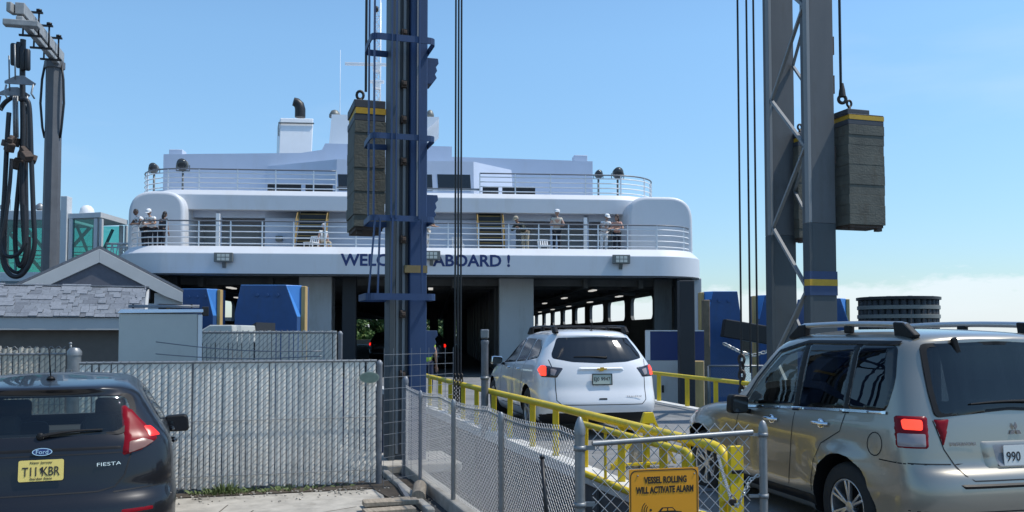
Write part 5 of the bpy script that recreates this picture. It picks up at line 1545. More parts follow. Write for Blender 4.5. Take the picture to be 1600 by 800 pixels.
def pl2(pts): prism(bm, [(sx(a), -.0045, sz(b)) for a, b in pts], (0, -.0012, 0))
pl2([(1016, 803), (1017, 797), (1024, 794), (1030, 788), (1047, 788), (1053, 794), (1062, 795), (1063, 803)])
for cx in (1026, 1053): pl2([(cx + 5.5 * math.cos(a * PI / 8), 803 + 5.5 * math.sin(a * PI / 8)) for a in range(16)][::-1])
obj('car_symbol', bm, M_signblack, sg)
bm = BM(); pl2([(1032, 789.5), (1038, 789.5), (1038, 793), (1028.5, 793.4)]); pl2([(1040, 789.5), (1046.5, 789.5), (1050, 793.2), (1040, 793)])
for v in bm.verts: v.co.y -= .0012
obj('window_symbol', bm, M_sign, sg)
bm = BM()
for r_ in (7, 10.5, 14): 
    arc = [(1012 + r_ * math.cos(a), 791 - r_ * math.sin(a)) for a in [PI * .72 + PI * .5 * i / 8 for i in range(9)]]; q = strip([(sx(a), sz(b)) for a, b in arc], 1.1 * k); prism(bm, [(v.x, -.0045, v.y) for v in q], (0, -.0012, 0))
pl2([(1012 + 2 * math.cos(a * PI / 4), 791 + 2 * math.sin(a * PI / 4)) for a in range(8)][::-1])
obj('sound_wave_symbol', bm, M_signblack, sg)
bm = BM()
for x, z in ((-sw * .38, shh * .43), (sw * .44, shh * .43)): lathe(bm, [(.006, 0), (.005, .004), (.001, .005)], 8, Matrix.Translation((x, -.005, z)) @ Matrix.Rotation(PI / 2, 4, 'X'))
objs('bolt', bm, M_galv, sg)
# leaning rod
q0, q1 = at(847, 716, 5.9), at(856, 830, 5.75); bm = BM(); tube(bm, [q0, q1], .014, 7); tube(bm, [q0, q0 + (q0 - q1).normalized() * .02], [.02, .012], 7); tag(obj('leaning_rod', bm, M_blackmetal), 'thin black rod leaning against the chain link fence', 'rod')
# pipe post by the rail
Yp = 15.3; q = at(757.5, 520, Yp); pp_ = thing('pipe_post', 'grey pipe post with a small box on top beside the left guard rail', 'post', (q.x, Yp, 0))
bm = BM(); lathe(bm, [(.062, 0), (.062, 1.6), (.07, 1.62), (.07, 1.66), (.01, 1.7)], 14); obj('pipe', bm, M_galvdark, pp_, smooth=50)
bm = BM(); box(bm, (0, 0, 1.78), (.14, .12, .16)); obj('head_box', bm, M_galv, pp_, bevel=.02)
bm = BM(); lathe(bm, [(.065, 1.0), (.075, 1.0), (.075, 1.05), (.065, 1.05)], 14); obj('collar', bm, M_galv, pp_)

# ------------------------------------------------------------------ slatted privacy fences
def slat_fence(name, label, p0, p1, H, pitch, m, wires=True, jag=0.0, seed=1, top=True, posts=(0, 1)):
    rnd = random.Random(seed)
    p0, p1 = Vector(p0), Vector(p1); u = (p1 - p0).normalized(); Wd = (p1 - p0).length; n = u.cross(Vector((0, 0, 1)))
    t = thing(name, label, 'fence', p0, math.atan2(u.y, u.x))
    bm = BM(); k = int(Wd / pitch)
    for i in range(k):
        x = (i + .5) * Wd / k; a = rnd.uniform(-.05, .05); h = H - abs(rnd.gauss(0, jag)) + (rnd.random() < .3) * jag; tw_ = rnd.uniform(-.01, .01)
        x0, x1 = x - pitch * .41, x + pitch * .41; zz = .05 + rnd.uniform(-.02, .03)
        vs = [bm.verts.new(v) for v in ((x0, a * .06, zz), (x, -.006, zz), (x1, -a * .06, zz), (x0 + tw_, a * .06, h), (x + tw_, -.006, h), (x1 + tw_, -a * .06, h), (x0, .006, zz), (x1, .006, zz), (x0 + tw_, .006, h), (x1 + tw_, .006, h))]
        for q in ((0, 1, 4, 3), (1, 2, 5, 4), (3, 4, 5, 9, 8), (0, 3, 8, 6), (2, 7, 9, 5), (6, 8, 9, 7)): bm.faces.new([vs[j] for j in q])
    obj('slats', bm, m, t)
    if wires:
        bm = BM(); chainlink(bm, (0, -.022, .03), (1, 0, 0), Wd, H - .02, .085, .0035, 4, fam=(0,)); obj('wire_mesh', bm, M_galv, t)
        bm = BM(); chainlink(bm, (0, .02, .03), (1, 0, 0), Wd, H - .02, .085, .0035, 4, fam=(1,)); obj('back_wire', bm, M_galv, t)
    bm = BM(); tube(bm, [(0, 0.0, H - .002 - 4 * jag), (Wd, 0.0, H - .002 - 4 * jag)], .016, 8)
    for z in (.2, H * .55): tube(bm, [(0, -.03, z), (Wd, -.03, z)], .004, 5)
    obj('top_rail', bm, M_galv, t, smooth=60)
    for s in posts:
        bm = BM(); x = s * Wd; lathe(bm, [(.035, 0), (.035, H - .06), (.04, H - .04), (.02, H - .01), (.002, H)], 12, Matrix.Translation((x + (.04 if s == 1 else -.0), .05, 0))); obj('post', bm, M_galvdark, t, smooth=50)
    return t
slat_fence('slatted_fence', 'long pale slatted chain link fence behind the charcoal hatchback', (-4.68, 9.62, 0), (-1.60, 10.52, 0), 1.48, .064, M_slat, jag=.002, posts=(.36, .62, 1))
slat_fence('slatted_fence', 'taller pale slatted fence in the row behind, right of the cabinet', (-4.84, 13.5, 0), (-2.66, 13.5, 0), 1.83, .066, M_slat, jag=.006, seed=3, posts=(0, .5, 1))
slat_fence('slatted_fence', 'cream slatted fence with ragged top at the left edge beside the stout post', (-8.0, 10.75, 0), (-5.70, 11.35, 0), 1.62, .060, M_slatold, jag=.022, seed=5, posts=(0,))
sp_ = thing('stout_post', 'stout galvanised gate post with domed cap between two slatted fences', 'post', (at(117, 520, 11.0).x, 11.0, 0))
bm = BM(); lathe(bm, [(.078, 0), (.078, 1.52), (.086, 1.52), (.086, 1.57), (.055, 1.61), (.003, 1.62)], 18); obj('shaft', bm, M_galv, sp_, smooth=40)
bm = BM()
for z in (1.30, .5): lathe(bm, [(.08, z), (.090, z), (.090, z + .05), (.08, z + .05)], 18); box(bm, (.0, -.10, z + .025), (.04, .04, .05))
objs('clamp', bm, M_galv, sp_, smooth=40)
bm = BM(); tube(bm, [(-.05, .02, 1.58), (-.06, .02, 1.655)], .014, 8); ball(bm, (-.06, .02, 1.665), .02); obj('cap_knob', bm, M_galv, sp_)
q = at(577, 590, 10.40); ov = thing('oval_plaque', 'small oval grey green plaque wired to the slatted fence top', 'plaque', q)
def oval(a, b, y0, d): 
    bm = BM(); prism(bm, [(a * math.cos(i * PI / 16), y0, b * math.sin(i * PI / 16)) for i in range(32)], (0, d, 0)); return bm
obj('rim', oval(.118, .066, 0, .008), M_ovalrim, ov); obj('face', oval(.106, .056, -.004, .004), M_oval, ov)
# welded wire panel between fence and tower
bm = BM(); x0, x1 = -1.44, -1.18
for i in range(9): bar(bm, (-1.46 + i * .0, 10.15, .05), (-1.46, 10.15, 1.62), .004) if i == 0 else bar(bm, (-1.46 + i * .09, 10.15 + i * .13, .1), (-1.46 + i * .09, 10.15 + i * .13, 1.62), .005)
for i in range(12): bar(bm, (-1.46, 10.15, .12 + i * .13), (-.74, 11.19, .12 + i * .13), .005)
tag(obj('wire_panel', bm, M_galvdark), 'welded wire panel closing the gap at the foot of the blue tower', 'wire panel')
# cabinet
cx0, cx1 = at(177, 520, 12).x, at(301, 520, 12).x
cb_ = thing('utility_cabinet', 'big pale grey green metal cabinet standing behind the slatted fence', 'cabinet', ((cx0 + cx1) / 2, 12.3, 0), R(20)); w = (cx1 - cx0) * .98
bm = BM(); wbox(bm, -w / 2, w / 2 - .06, -.3, .3, .1, 2.06); obj('body', bm, M_cab, cb_, bevel=.015)
bm = BM(); wbox(bm, w / 2 - .058, w / 2, -.31, .3, .1, 2.05); obj('edge_strip', bm, M_cabedge, cb_, bevel=.008)
bm = BM(); prism(bm, [(-w / 2 - .02, -.33, 2.062), (w / 2 + .01, -.33, 2.082), (w / 2 + .01, -.27, 2.125), (-w / 2 + .02, -.27, 2.115)], (0, .6, 0)); obj('lid', bm, M_cabedge, cb_, bevel=.006)
bm = BM(); tube(bm, [(-w / 2 + .1, -.1, 2.16), (w / 2 - .04, -.1, 2.17)], .02, 8); obj('conduit', bm, M_galvdark, cb_)
bm = BM(); box(bm, (w / 2 + .04, -.12, 2.10), (.09, .09, .13)); box(bm, (-w / 2 + .16, -.1, 2.16), (.03, .03, .06)); box(bm, (w / 2 - .14, -.1, 2.17), (.03, .03, .06)); objs('junction_box', bm, M_blackmetal, cb_, bevel=.01)
for dz, dzz in ((0, 0), (-.16, .03)):
    bm = BM(); a = Vector((-4.75, 11.85, 1.68 + dz)); b = Vector((-2.5, 11.7, 1.56 + dz * .4)); tube(bm, [a.lerp(b, i / 12) + Vector((0, 0, -.05 * math.sin(PI * i / 12))) for i in range(13)], .007, 5)
    tag(obj('strung_wire', bm, M_galvdark), 'thin grey wire strung across the back slatted fence from the cabinet', 'wire', 'thin wires strung by the cabinet')
# low shed roof behind the back fence
bm = BM(); sx0, sx1 = at(303, 520, 17).x, at(366, 520, 17).x
prism(bm, [(sx0, 17, 1.6), (sx1, 17, 1.6), (sx1 - .04, 17, 1.95), (sx0 + .3, 17, 1.95), (sx0 + .02, 17, 1.78)], (0, 1.6, 0)); 
sd = thing('plant_box', 'low pale box with sloping side behind the back slatted fence', 'box', (0, 0, 0)); obj('casing', bm, M_cab, sd, bevel=.02)
bm = BM(); wbox(bm, sx0 + .05, sx1 - .1, 17.1, 18.5, 0, 1.6); obj('base', bm, M_wallbrown, sd)
bm = BM(); a = at(366, 520, 18.5).x; b = at(430, 520, 20).x
prism(bm, [(a, 18.5, 1.72), (b, 18.5, 2.02), (b, 18.5, 1.5), (a, 18.5, 1.5)], (0, 1.5, 0)); wbox(bm, a, b, 18.6, 19.9, 0, 1.5); tag(obj('dark_hatch', bm, M_shipdark), 'black wedge topped box in front of the large blue dolphin', 'box')
# planks and rubble at the foot of the tower
rnd = random.Random(11)
for i, (x, y, z, a, L_) in enumerate(((-1.28, 9.25, .03, .35, .5), (-1.22, 9.0, .05, .30, .55), (-1.20, 8.75, .035, .38, .5))):
    bm = BM(); box(bm, (0, 0, 0), (L_, .17, .045)); tag(obj('loose_plank', bm, M_wood, loc=(x, y, z + .03 + .02 * (i == 1)), rotz=a, bevel=.006), 'short weathered plank lying at the foot of the chain link fence', 'plank', 'loose planks by the kerb')
bm = BM(); tube(bm, [(-1.02, 9.9, .1), (-.98, 9.35, .08)], .075, 14); tag(obj('log_end', bm, M_wood, smooth=50), 'short round timber lying beside the kerb', 'log')
bm = BM(); bar(bm, (-1.30, 10.3, .05), (-1.05, 9.3, .03), .05, .04); tag(obj('steel_strip', bm, M_galvdark), 'grey steel strip lying on the ground by the tower', 'strip')
bm = BM(); rnd = random.Random(4)
def weedclump(c, n, h):
    for _ in range(n):
        a = rnd.uniform(0, 2 * PI); d = Vector((math.cos(a), math.sin(a), 0)); r0 = rnd.random() ** .6 * .10; b = Vector(c) + d * r0
        t = b + d * rnd.uniform(.02, .09) + Vector((0, 0, h * rnd.uniform(.4, 1))); s = d.orthogonal().normalized() * rnd.uniform(.006, .014); m_ = (b + t) / 2 + Vector((0, 0, h * .12))
        face(bm, [b - s * .6, b + s * .6, m_ + s, m_ - s]); face(bm, [m_ - s, m_ + s, t])
for px, h, n in ((330, .07, 20), (346, .12, 40), (360, .17, 30), (372, .13, 40), (386, .08, 30), (405, .07, 25), (430, .06, 20), (452, .08, 25), (470, .05, 20), (500, .06, 20), (540, .05, 16), (318, .06, 20)): weedclump(((px - 800) / F * (9.6 + .292 * (at(px, 520, 10).x + 4.68)), 9.50 + .292 * (at(px, 520, 10).x + 4.68) + rnd.uniform(-.06, .06), .01), n, h)
struct(obj('weeds', bm, [M_weed]), 'stuff')
bm = BM(); rnd = random.Random(31)
for _ in range(260):
    x = rnd.uniform(-4.6, -.75); y = min(9.45 + .292 * (x + 4.68), 10.3) - abs(rnd.gauss(0, .28)) - (.55 if x > -1.4 else 0); s_ = rnd.uniform(.005, .018)
    box(bm, (x, y, .016 + s_ * .4), (s_ * rnd.uniform(.8, 2), s_, s_ * .8), Matrix.Rotation(rnd.uniform(0, 3), 3, (.3, .2, 1)))
struct(obj('grit', bm, M_concrete), 'stuff')
# poured slab cracks and an old patch
bm = BM()
for pts in ([(-3.4, 7.1), (-3.1, 7.6), (-3.2, 8.1), (-2.9, 8.7), (-2.95, 9.3)], [(-2.1, 8.4), (-1.9, 8.9), (-1.6, 9.2)], [(-2.95, 8.7), (-2.5, 8.85), (-2.1, 8.8)]):
    for a, b in zip(pts, pts[1:]): bar(bm, (a[0], a[1], .0145), (b[0], b[1], .0145), .011, .002)
struct(obj('pavement_cracks', bm, M_soil))
bm = BM(); prism(bm, [(-4.9, 9.28, .0), (-1.6, 10.25, .0), (-1.15, 9.3, .0), (-.95, 9.6, .0), (-1.1, 10.95, .0), (-1.6, 10.8, .0), (-4.9, 9.8, .0)], (0, 0, .022)); struct(obj('soil_strip', bm, M_soil))

# ------------------------------------------------------------------ buildings at the left
ki = thing('kiosk', 'low brown kiosk with grey shingled roof at the left edge', 'kiosk', (-9.1, 21.9, 0), R(21))
kx0, kx1 = -8.0, .0
bm = BM(); wbox(bm, kx0 + .2, kx1 - .35, -.75, 2.6, 0, 1.92); obj('wall', bm, M_wallbrown, ki)
bm = BM(); wbox(bm, kx0, kx1, -1.04, -.98, 1.86, 2.15); wbox(bm, kx0, kx1 - .02, -.98, -.70, 1.88, 1.93); obj('fascia', bm, M_trimgrey, ki, bevel=.01)
bm = BM(); prism(bm, [(kx0, -1.05, 2.15), (kx0, 1.2, 2.97), (kx0, 3.4, 2.15)], (kx1 - kx0, 0, 0)); obj('roof_deck', bm, M_trimgrey, ki)
bm = BM(); rnd = random.Random(21); nc = 10; sl = Vector((0, 2.25, .82)); Ls = sl.length; sl.normalize(); nn = Vector((0, -sl.z, sl.y)); rot = Matrix((Vector((1, 0, 0)), sl, nn)).transposed()
for c in range(nc):
    x = kx0 - rnd.random() * .3
    while x < kx1:
        w_ = rnd.choice((.12, .18, .24, .33)); th = rnd.choice((.014, .014, .035)); xe = min(x + w_, kx1 + .03)
        if xe - max(x, kx0) > .03: box(bm, Vector(((max(x, kx0) + xe) / 2, -1.09, 2.155)) + sl * ((c + .62) * Ls / nc) + nn * (th / 2 + .004 * c % .006 + .004), (xe - max(x, kx0) - .008, Ls / nc * 1.25, th), rot, rnd.choice((0, 0, 1, 1, 2, 3) if th < .02 else (1, 2, 2)))
        x += w_
obj('shingles', bm, M_shingle, ki)
bm = BM(); x = kx0
while x < kx1 - .1:
    box(bm, (x + .15, 1.2, 2.985), (.29, .34, .03), None, rnd.choice((1, 2))); x += .30
obj('ridge_shingles', bm, M_shingle, ki)
bm = BM(); prism(bm, [(kx1 + .035, -1.02, 1.95), (kx1 + .035, 1.2, 2.93), (kx1 + .035, 1.2, 2.76), (kx1 + .035, -.7, 1.95)], (.06, 0, 0)); obj('barge_board', bm, M_trimgrey, ki)
# gabled pavilion
ax = at(153, 520, 27).x; gb = thing('gabled_pavilion', 'grey pavilion with white trimmed gable behind the kiosk', 'pavilion', (ax, 27, 0), R(21))
hw, za, ze = 2.42, 4.46, 3.16
bm = BM()
prism(bm, [(-hw, 0, ze), (0, 0, za), (hw, 0, ze), (hw, 0, ze - .08), (0, 0, za - .09), (-hw, 0, ze - .08)], (0, 6, 0)); obj('roof', bm, M_shingle[3], gb)
bm = BM()
for s in (-1, 1):
    prism(bm, [(s * (hw - .02), -.06, ze - .09), (0, -.06, za - .10), (0, -.06, za - .52), (s * (hw - .55), -.06, ze - .22), (s * (hw - .02), -.06, ze - .42)], (0, .16, 0))
    wbox(bm, min(s * (hw - .85), s * (hw - .02)), max(s * (hw - .85), s * (hw - .02)), .1, 6, ze - .46, ze - .12)
obj('gable_trim', bm, M_trimgrey, gb, bevel=.01)
bm = BM(); prism(bm, [(-1.45, .02, ze - .30), (1.45, .02, ze - .30), (1.45, .02, ze + .1), (0, .02, za - .5), (-1.45, .02, ze + .1)], (0, .1, 0)); obj('gable_wall', bm, M_gable, gb)
bm = BM(); wbox(bm, -hw + .3, hw - .02, -.05, .15, ze - .62, ze - .305) if False else None; wbox(bm, -1.7, 1.35, .06, .2, ze - .85, ze - .302); obj('beam', bm, M_trimgrey, gb)
for x in (-1.75, 1.52):
    bm = BM(); wbox(bm, x - .17, x + .17, .1, .44, 0, ze - .45); obj('post', bm, M_trimgrey, gb, bevel=.01)
bm = BM(); wbox(bm, -1.5, 1.2, .8, 5.8, 0, ze - .4); wbox(bm, 1.2, 1.9, 2.5, 5.5, 0, ze - .4); obj('wall', bm, M_gable, gb)
# glazed gangway
gx = at(98, 520, 38).x; gw_ = thing('glazed_gangway', 'teal glazed passenger gangway bridge high at the left', 'gangway', (gx, 38, 0))
def gz(py): return CAMH + (520 - py) * 38 / F
x0, x1 = -14, -.15; z0, z1 = gz(425), gz(343)
bm = BM(); wbox(bm, x0, x1, 0, 3, z1, z1 + .42); obj('roof', bm, M_tealframe, gw_, bevel=.03)
bm = BM(); wbox(bm, x0, x1, 0, 3, z0 - .4, z0); wbox(bm, 0.1, 1.62, -.1, 2.6, gz(425) - .4, gz(425)); obj('floor', bm, M_tealframe, gw_, bevel=.03)
def panes(xa, xb, n, y, z0, z1):
    d = (xb - xa) / n
    for i in range(n):
        bm = BM(); wbox(bm, xa + i * d + .04, xa + (i + 1) * d - .04, y, y + .02, z0, z1); obj('glass_pane', bm, M_teal, gw_)
    bm = BM()
    for i in range(n + 1): wbox(bm, xa + i * d - .035, xa + i * d + .035, y - .03, y + .06, z0, z1)
    obj('mullion', bm, M_tealsteel, gw_)
panes(x0, x1, 7, .05, z0, z1); panes(x0, x1, 7, 2.9, z0, z1)
bm = BM(); d = (x1 - x0) / 7
for i in range(7):
    a, b = x0 + i * d, x0 + (i + 1) * d
    bar(bm, (a, .3, z0), (b, .3, z1), .12) if i % 2 else bar(bm, (a, .3, z1), (b, .3, z0), .12)
    bar(bm, (a, 2.6, z1), (b, 2.6, z0), .12) if i % 2 else bar(bm, (a, 2.6, z0), (b, 2.6, z1), .12)
for y in (.3, 2.6): bar(bm, (x0, y, z0 + .95), (x1, y, z0 + .95), .05); bar(bm, (x0, y, z0 + .6), (x1, y, z0 + .6), .03)
obj('truss', bm, M_tealsteel, gw_)
bm = BM(); wbox(bm, -.14, .14, -.15, .3, z0 - .4, gz(306)); obj('portal_post', bm, M_tealframe, gw_, bevel=.02)
bm = BM(); wbox(bm, .141, 1.5, -.05, 2.6, gz(339), gz(333)); prism(bm, [(.141, -.06, gz(341)), (1.55, -.06, gz(339)), (1.55, -.06, gz(331)), (.141, -.06, gz(334))], (0, 2.7, 0)); obj('cab_roof', bm, M_tealframe, gw_)
for xa, w_ in ((.18, .16), (1.26, .14), (1.50, .10)):
    bm = BM(); wbox(bm, xa, xa + w_, -.05, .12, z0, gz(341)); wbox(bm, xa, xa + w_, 2.4, 2.55, z0, gz(341)); objs('cab_post', bm, M_tealframe, gw_)
panes(.34, 1.26, 1, .02, z0, gz(342)); panes(.34, 1.26, 1, 2.5, z0, gz(342))
bm = BM(); bar(bm, (.3, .4, gz(350)), (1.2, .4, z0), .10); bar(bm, (.3, 1.9, z0), (1.2, 1.9, gz(350)), .10)
for k in range(5): bar(bm, (.3, .25, z0 + .15 + k * .24), (1.3, .25, z0 + .15 + k * .24), .035)
obj('cab_truss', bm, M_tealsteel, gw_)
bm = BM(); lathe(bm, [(.02, .50), (.16, .46), (.27, .34), (.31, .16), (.30, 0), (.28, -.1)], 18, Matrix.Translation((.50, .9, gz(333)))); obj('antenna_dome', bm, M_white, gw_, smooth=60)
for px in (58, 2):
    bm = BM(); x = at(px, 520, 38.4).x - gx; lathe(bm, [(.05, 0), (.18, .1), (.18, .25), (.05, .36)], 12, Matrix.Translation((x, .4, z1 + .42))); tube(bm, [(x + .25, .4, z1 + .4), (x + .25, .4, z1 + .95)], .015, 5); obj('roof_lamp', bm, M_galv, gw_, smooth=50)
bm = BM()
for x in (-12, -5, -.1): wbox(bm, x - .25, x + .25, 1.2, 1.7, -2, z0 - .4)
objs('pier_leg', bm, M_tealframe, gw_)
bm = BM(); za_, zb_ = gz(379), gz(396); xw0, xw1 = 1.6, 2.9
for y in (.4, 1.9):
    tube(bm, [(xw0, y, za_), (xw1, y, za_)], .05, 6); tube(bm, [(xw0, y, za_ - .16), (xw1, y, za_ - .16)], .03, 6); tube(bm, [(xw0, y, zb_ - .3), (xw1, y, zb_ - .3)], .06, 6)
    for k in range(5):
        a = xw0 + k * .26; tube(bm, [(a, y, za_), (a + .13, y, zb_ - .3), (a + .26, y, za_)], .03, 5)
wbox(bm, xw0, xw1, .4, 1.9, zb_ - .36, zb_ - .3); obj('walkway', bm, M_tealframe, gw_)

# ------------------------------------------------------------------ hose crane
Yc = 33.0; c0 = at(76, 520, Yc); cr = thing('hose_crane', 'tall grey column crane with a short arm carrying black hoses', 'crane', (c0.x, Yc, 0))
zc = CAMH + (520 - 92) * Yc / F
bm = BM(); lathe(bm, [(.33, 0), (.31, 4), (.285, zc - 2.2), (.30, zc - .3), (.36, zc - .25), (.36, zc)], 8, Matrix.Rotation(PI / 8, 4, 'Z')); obj('column', bm, M_pole, cr, smooth=20)
tip = at(30, 38, 28.3) - Vector((c0.x, Yc, 0)); base = Vector((.05, .3, zc + .25)); tip.z = zc + .32
bm = BM(); bar(bm, base, tip, .28, .38); obj('arm', bm, M_poletop, cr, bevel=.02)
bm = BM(); ad = (tip - base).normalized(); an = ad.cross(Vector((0, 0, 1)))
bar(bm, base - Vector((0, 0, .33)) , tip - Vector((0, 0, .33)), .22, .16); bar(bm, tip + an * .45 - Vector((0, 0, .52)), tip - an * .6 - Vector((0, 0, .52)), .32, .2); box(bm, tip + Vector((-.25, 0, -.02)), (.16, .4, .32)); obj('arm_saddle', bm, M_poletop, cr, bevel=.03)
bm = BM()
for t in (.25, .5, .75):
    q = base.lerp(tip, t)
    for s in (-.24, .24): tube(bm, [q + an * s + Vector((0, 0, .45)), q + an * s - Vector((0, 0, .5))], .03, 6); lathe(bm, [(.1, 0), (.1, .07)], 6, Matrix.Translation(q + an * s + Vector((0, 0, .38))))
    bar(bm, q + an * .36 + Vector((0, 0, .34)), q - an * .36 + Vector((0, 0, .34)), .09, .06); bar(bm, q + an * .36 - Vector((0, 0, .47)), q - an * .36 - Vector((0, 0, .47)), .09, .06)
objs('clamp', bm, M_blackmetal, cr)
bm = BM()
for s in (-1, 1): tube(bm, [Vector((s * .30, -.1, zc - .05)), Vector((s * .40, -.12, zc - .7)), Vector((s * .44, -.12, zc - 1.6)), Vector((s * .36, -.1, zc - 2.5)), Vector((s * .29, -.05, zc - 2.9))], .045, 8)
objs('column_hose', bm, M_hose, cr)
oc = Vector((c0.x, Yc, 0))
def H(px, py, dy=0): return at(px, py, 28.3 + dy) - oc
hc = lambda pts, n=6: [Vector(crom([tuple(p) for p in pts], i / n)) for i in range((len(pts) - 1) * n)] + [Vector(pts[-1])]
hoses = [
    ([H(0, 172, .3), H(8, 160, .3), H(22, 152, .3), (H(36, 160, .3)), H(41, 190, .3), H(40, 270, .3), H(41, 350, .3), H(40, 395, .3), H(32, 416, .3), H(25, 398, .3), H(24, 350, .3), H(30, 280, .3), H(34, 230, .3)], .075),
    ([H(14, 176), H(11, 220), H(7, 300), H(3, 370), H(5, 410), H(17, 430), H(33, 430), H(47, 410), H(54, 380), H(52, 330), H(49, 250), H(46, 170), H(40, 156), H(32, 156)], .075),
    ([H(36, 62, .2), H(35, 120, .2), H(36, 200, .2), H(34, 270, .2), H(36, 330, .2), H(39, 380, .2)], .09),
    ([H(18, 248, -.2), H(15, 290, -.2), H(9, 340, -.2), H(3, 372, -.2), H(5, 395, -.2), H(18, 401, -.2), H(32, 393, -.2), H(39, 372, -.2), H(38, 320, -.2)], .06),
    ([H(10, 330, .4), H(8, 400, .4), H(18, 422, .4), H(32, 424, .4), H(44, 402, .4), H(46, 370, .4)], .055)]
for pts, r_ in hoses:
    bm = BM(); tube(bm, hc(pts), r_, 9); obj('hose', bm, M_hose, cr, smooth=60)
for px, py0, py1, r_ in ((21, 68, 102, .09), (29, 66, 106, .08), (36, 72, 110, .09), (43, 77, 110, .09)):
    bm = BM(); a, b = H(px, py0, .1), H(px, py1, .1); tube(bm, [a, a.lerp(b, .06), b.lerp(a, .06), b], [r_ * .75, r_, r_, r_ * .75], 12); obj('hose_weight', bm, M_hose, cr, smooth=40)
for cx, cy, dy in ((31, 124, -.25), (22, 142, .25)):
    bm = BM(); prism(bm, [H(cx - 24, cy + 2, dy), H(cx - 6, cy - 6, dy), H(cx + 6, cy - 6, dy), H(cx + 24, cy + 6, dy), H(cx + 22, cy + 9, dy), H(cx - 24, cy + 6, dy)], (0, .06, 0)); obj('spreader_bar', bm, M_galvdark, cr)
    bm = BM()
    for s in (-21, 21): tube(bm, [H(cx + s, cy + 8, dy), H(cx + s - 3, cy + 22, dy), H(cx + s + 2, cy + 30, dy)], .03, 5)
    tube(bm, [H(cx - 8, cy - 55, dy), H(cx - 7, cy, dy)], .025, 5); obj('sling', bm, M_galv, cr)
bm = BM()
for px in (21, 24, 27): tube(bm, [H(px, 150), H(px + 1, 215)], .03, 5)
obj('sling', bm, M_galv, cr)
bm = BM(); rnd = random.Random(3)
for px, py in ((10, 224), (17, 218), (24, 222), (15, 230), (33, 240), (42, 244), (49, 248), (30, 252), (24, 258), (38, 236)):
    box(bm, H(px, py, rnd.uniform(-.2, .2)), [rnd.uniform(.15, .32) for _ in range(3)], Matrix.Rotation(rnd.uniform(0, 3), 3, (1, .5, .3)))
obj('hose_coupling', bm, M_rust, cr, bevel=.03)

# ------------------------------------------------------------------ dolphins and piles
def dolphin(label, px0, px1, pyt, Y, inner, depth=1.3, zlow=-2.0):
    x0, x1 = at(px0, 520, Y).x, at(px1, 520, Y).x; W = x1 - x0; Ht = CAMH + (520 - pyt) * Y / F
    t = thing('mooring_dolphin', label, 'dolphin', ((x0 + x1) / 2, Y, 0), 0, 'blue mooring dolphins')
    s = inner; h = W / 2; ins = W * .20; drop = Ht * .29
    FT_, FL = (s * (h - ins), 0, Ht), (s * (h - .03), 0, Ht - drop)
    bm = BM(); o_ = -s * h
    front = [FT_, FL, (s * (h - .03), 0, zlow), (o_, 0, zlow), (o_, 0, Ht - drop * .9), (o_ * .82, 0, Ht)]
    back = [(s * h, .35, Ht), (s * h, .35, Ht - drop), (s * h, .35, zlow), (o_, depth, zlow), (o_, depth, Ht - drop * .9), (o_ * .82, depth, Ht)]
    mid_ = [(s * h, depth, Ht), (s * h, depth, zlow)]
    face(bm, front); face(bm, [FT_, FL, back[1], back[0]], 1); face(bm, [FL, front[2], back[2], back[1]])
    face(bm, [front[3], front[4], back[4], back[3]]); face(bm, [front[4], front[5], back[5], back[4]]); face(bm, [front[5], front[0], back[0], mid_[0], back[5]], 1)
    face(bm, [back[0], back[1], back[2], mid_[1], mid_[0]]); face(bm, [mid_[0], mid_[1], back[3], back[4], back[5]]); face(bm, [front[2], front[3], back[3], mid_[1], back[2]])
    bmesh.ops.remove_doubles(bm, verts=bm.verts[:], dist=.001)
    obj('shell', bm, [M_dolph, M_dolphlit], t, bevel=.02)
    bm = BM(); wbox(bm, min(s * h, s * (h + .13)), max(s * h, s * (h + .13)), .30, .62, zlow, Ht - .02); obj('timber_fender', bm, M_timber, t, bevel=.02)
    bm = BM()
    for k in range(3): tube(bm, [(o_ * .3 + s * k * .3, -.012, Ht - .3), (o_ * .3 + s * k * .3, -.05, Ht - .3)], .05, 8)
    objs('bolt', bm, M_dolph, t)
    return t
dolphin('blue mooring dolphin close behind the back slatted fence, largest on the left', 366, 466, 445, 26, 1)
dolphin('blue mooring dolphin with lit corner between the pavilion and the largest left one', 273, 334, 451, 33, 1)
dolphin('blue mooring dolphin with black beam beside the ferry bow on the right', 1104, 1158, 455, 28, -1)
dolphin('blue mooring dolphin just left of the lattice tower', 1186, 1235, 461, 36, -1)
dolphin('blue mooring dolphin seen between and right of the lattice tower columns', 1258, 1328, 466, 33, 1)
x = at(258, 520, 30.5).x; bm = BM(); box(bm, (x, 30.5, 1.2), (.22, .3, 3.9)); tag(obj('timber_pile', bm, M_timber, bevel=.03), 'pale timber pile under the right eave of the pavilion', 'pile')
bt = thing('fender_beam', 'black fender beam with bright chain between the right dolphins', 'beam', (at(1168, 520, 27).x, 27, 0))
bm = BM(); bar(bm, (-.75, 0, 1.95), (.75, 0, 1.70), .4, .55); obj('beam', bm, M_blackmetal, bt, bevel=.03)
bm = BM(); wbox(bm, .68, .86, -.25, .2, -2, 2.3); obj('upright', bm, M_blackmetal, bt)
bx = at(1168, 520, 26.7).x
tag(chain_pts([(bx - .75, 26.6, 1.48), (bx - .3, 26.6, 1.25), (bx + .1, 26.6, 1.12), (bx + .5, 26.6, 1.22), (bx + .75, 26.6, 1.35)], .022, .16, 'fender_chain', M_chainlight), 'bright chain sagging below the black fender beam', 'chain')
Yb = 30; q = at(1404, 520, Yb); pc = thing('pile_cluster', 'round black cluster of piles with bands behind the SUV roof', 'pile cluster', (q.x, Yb, 0)); R0 = 1.24; zt = CAMH + 55 * Yb / F
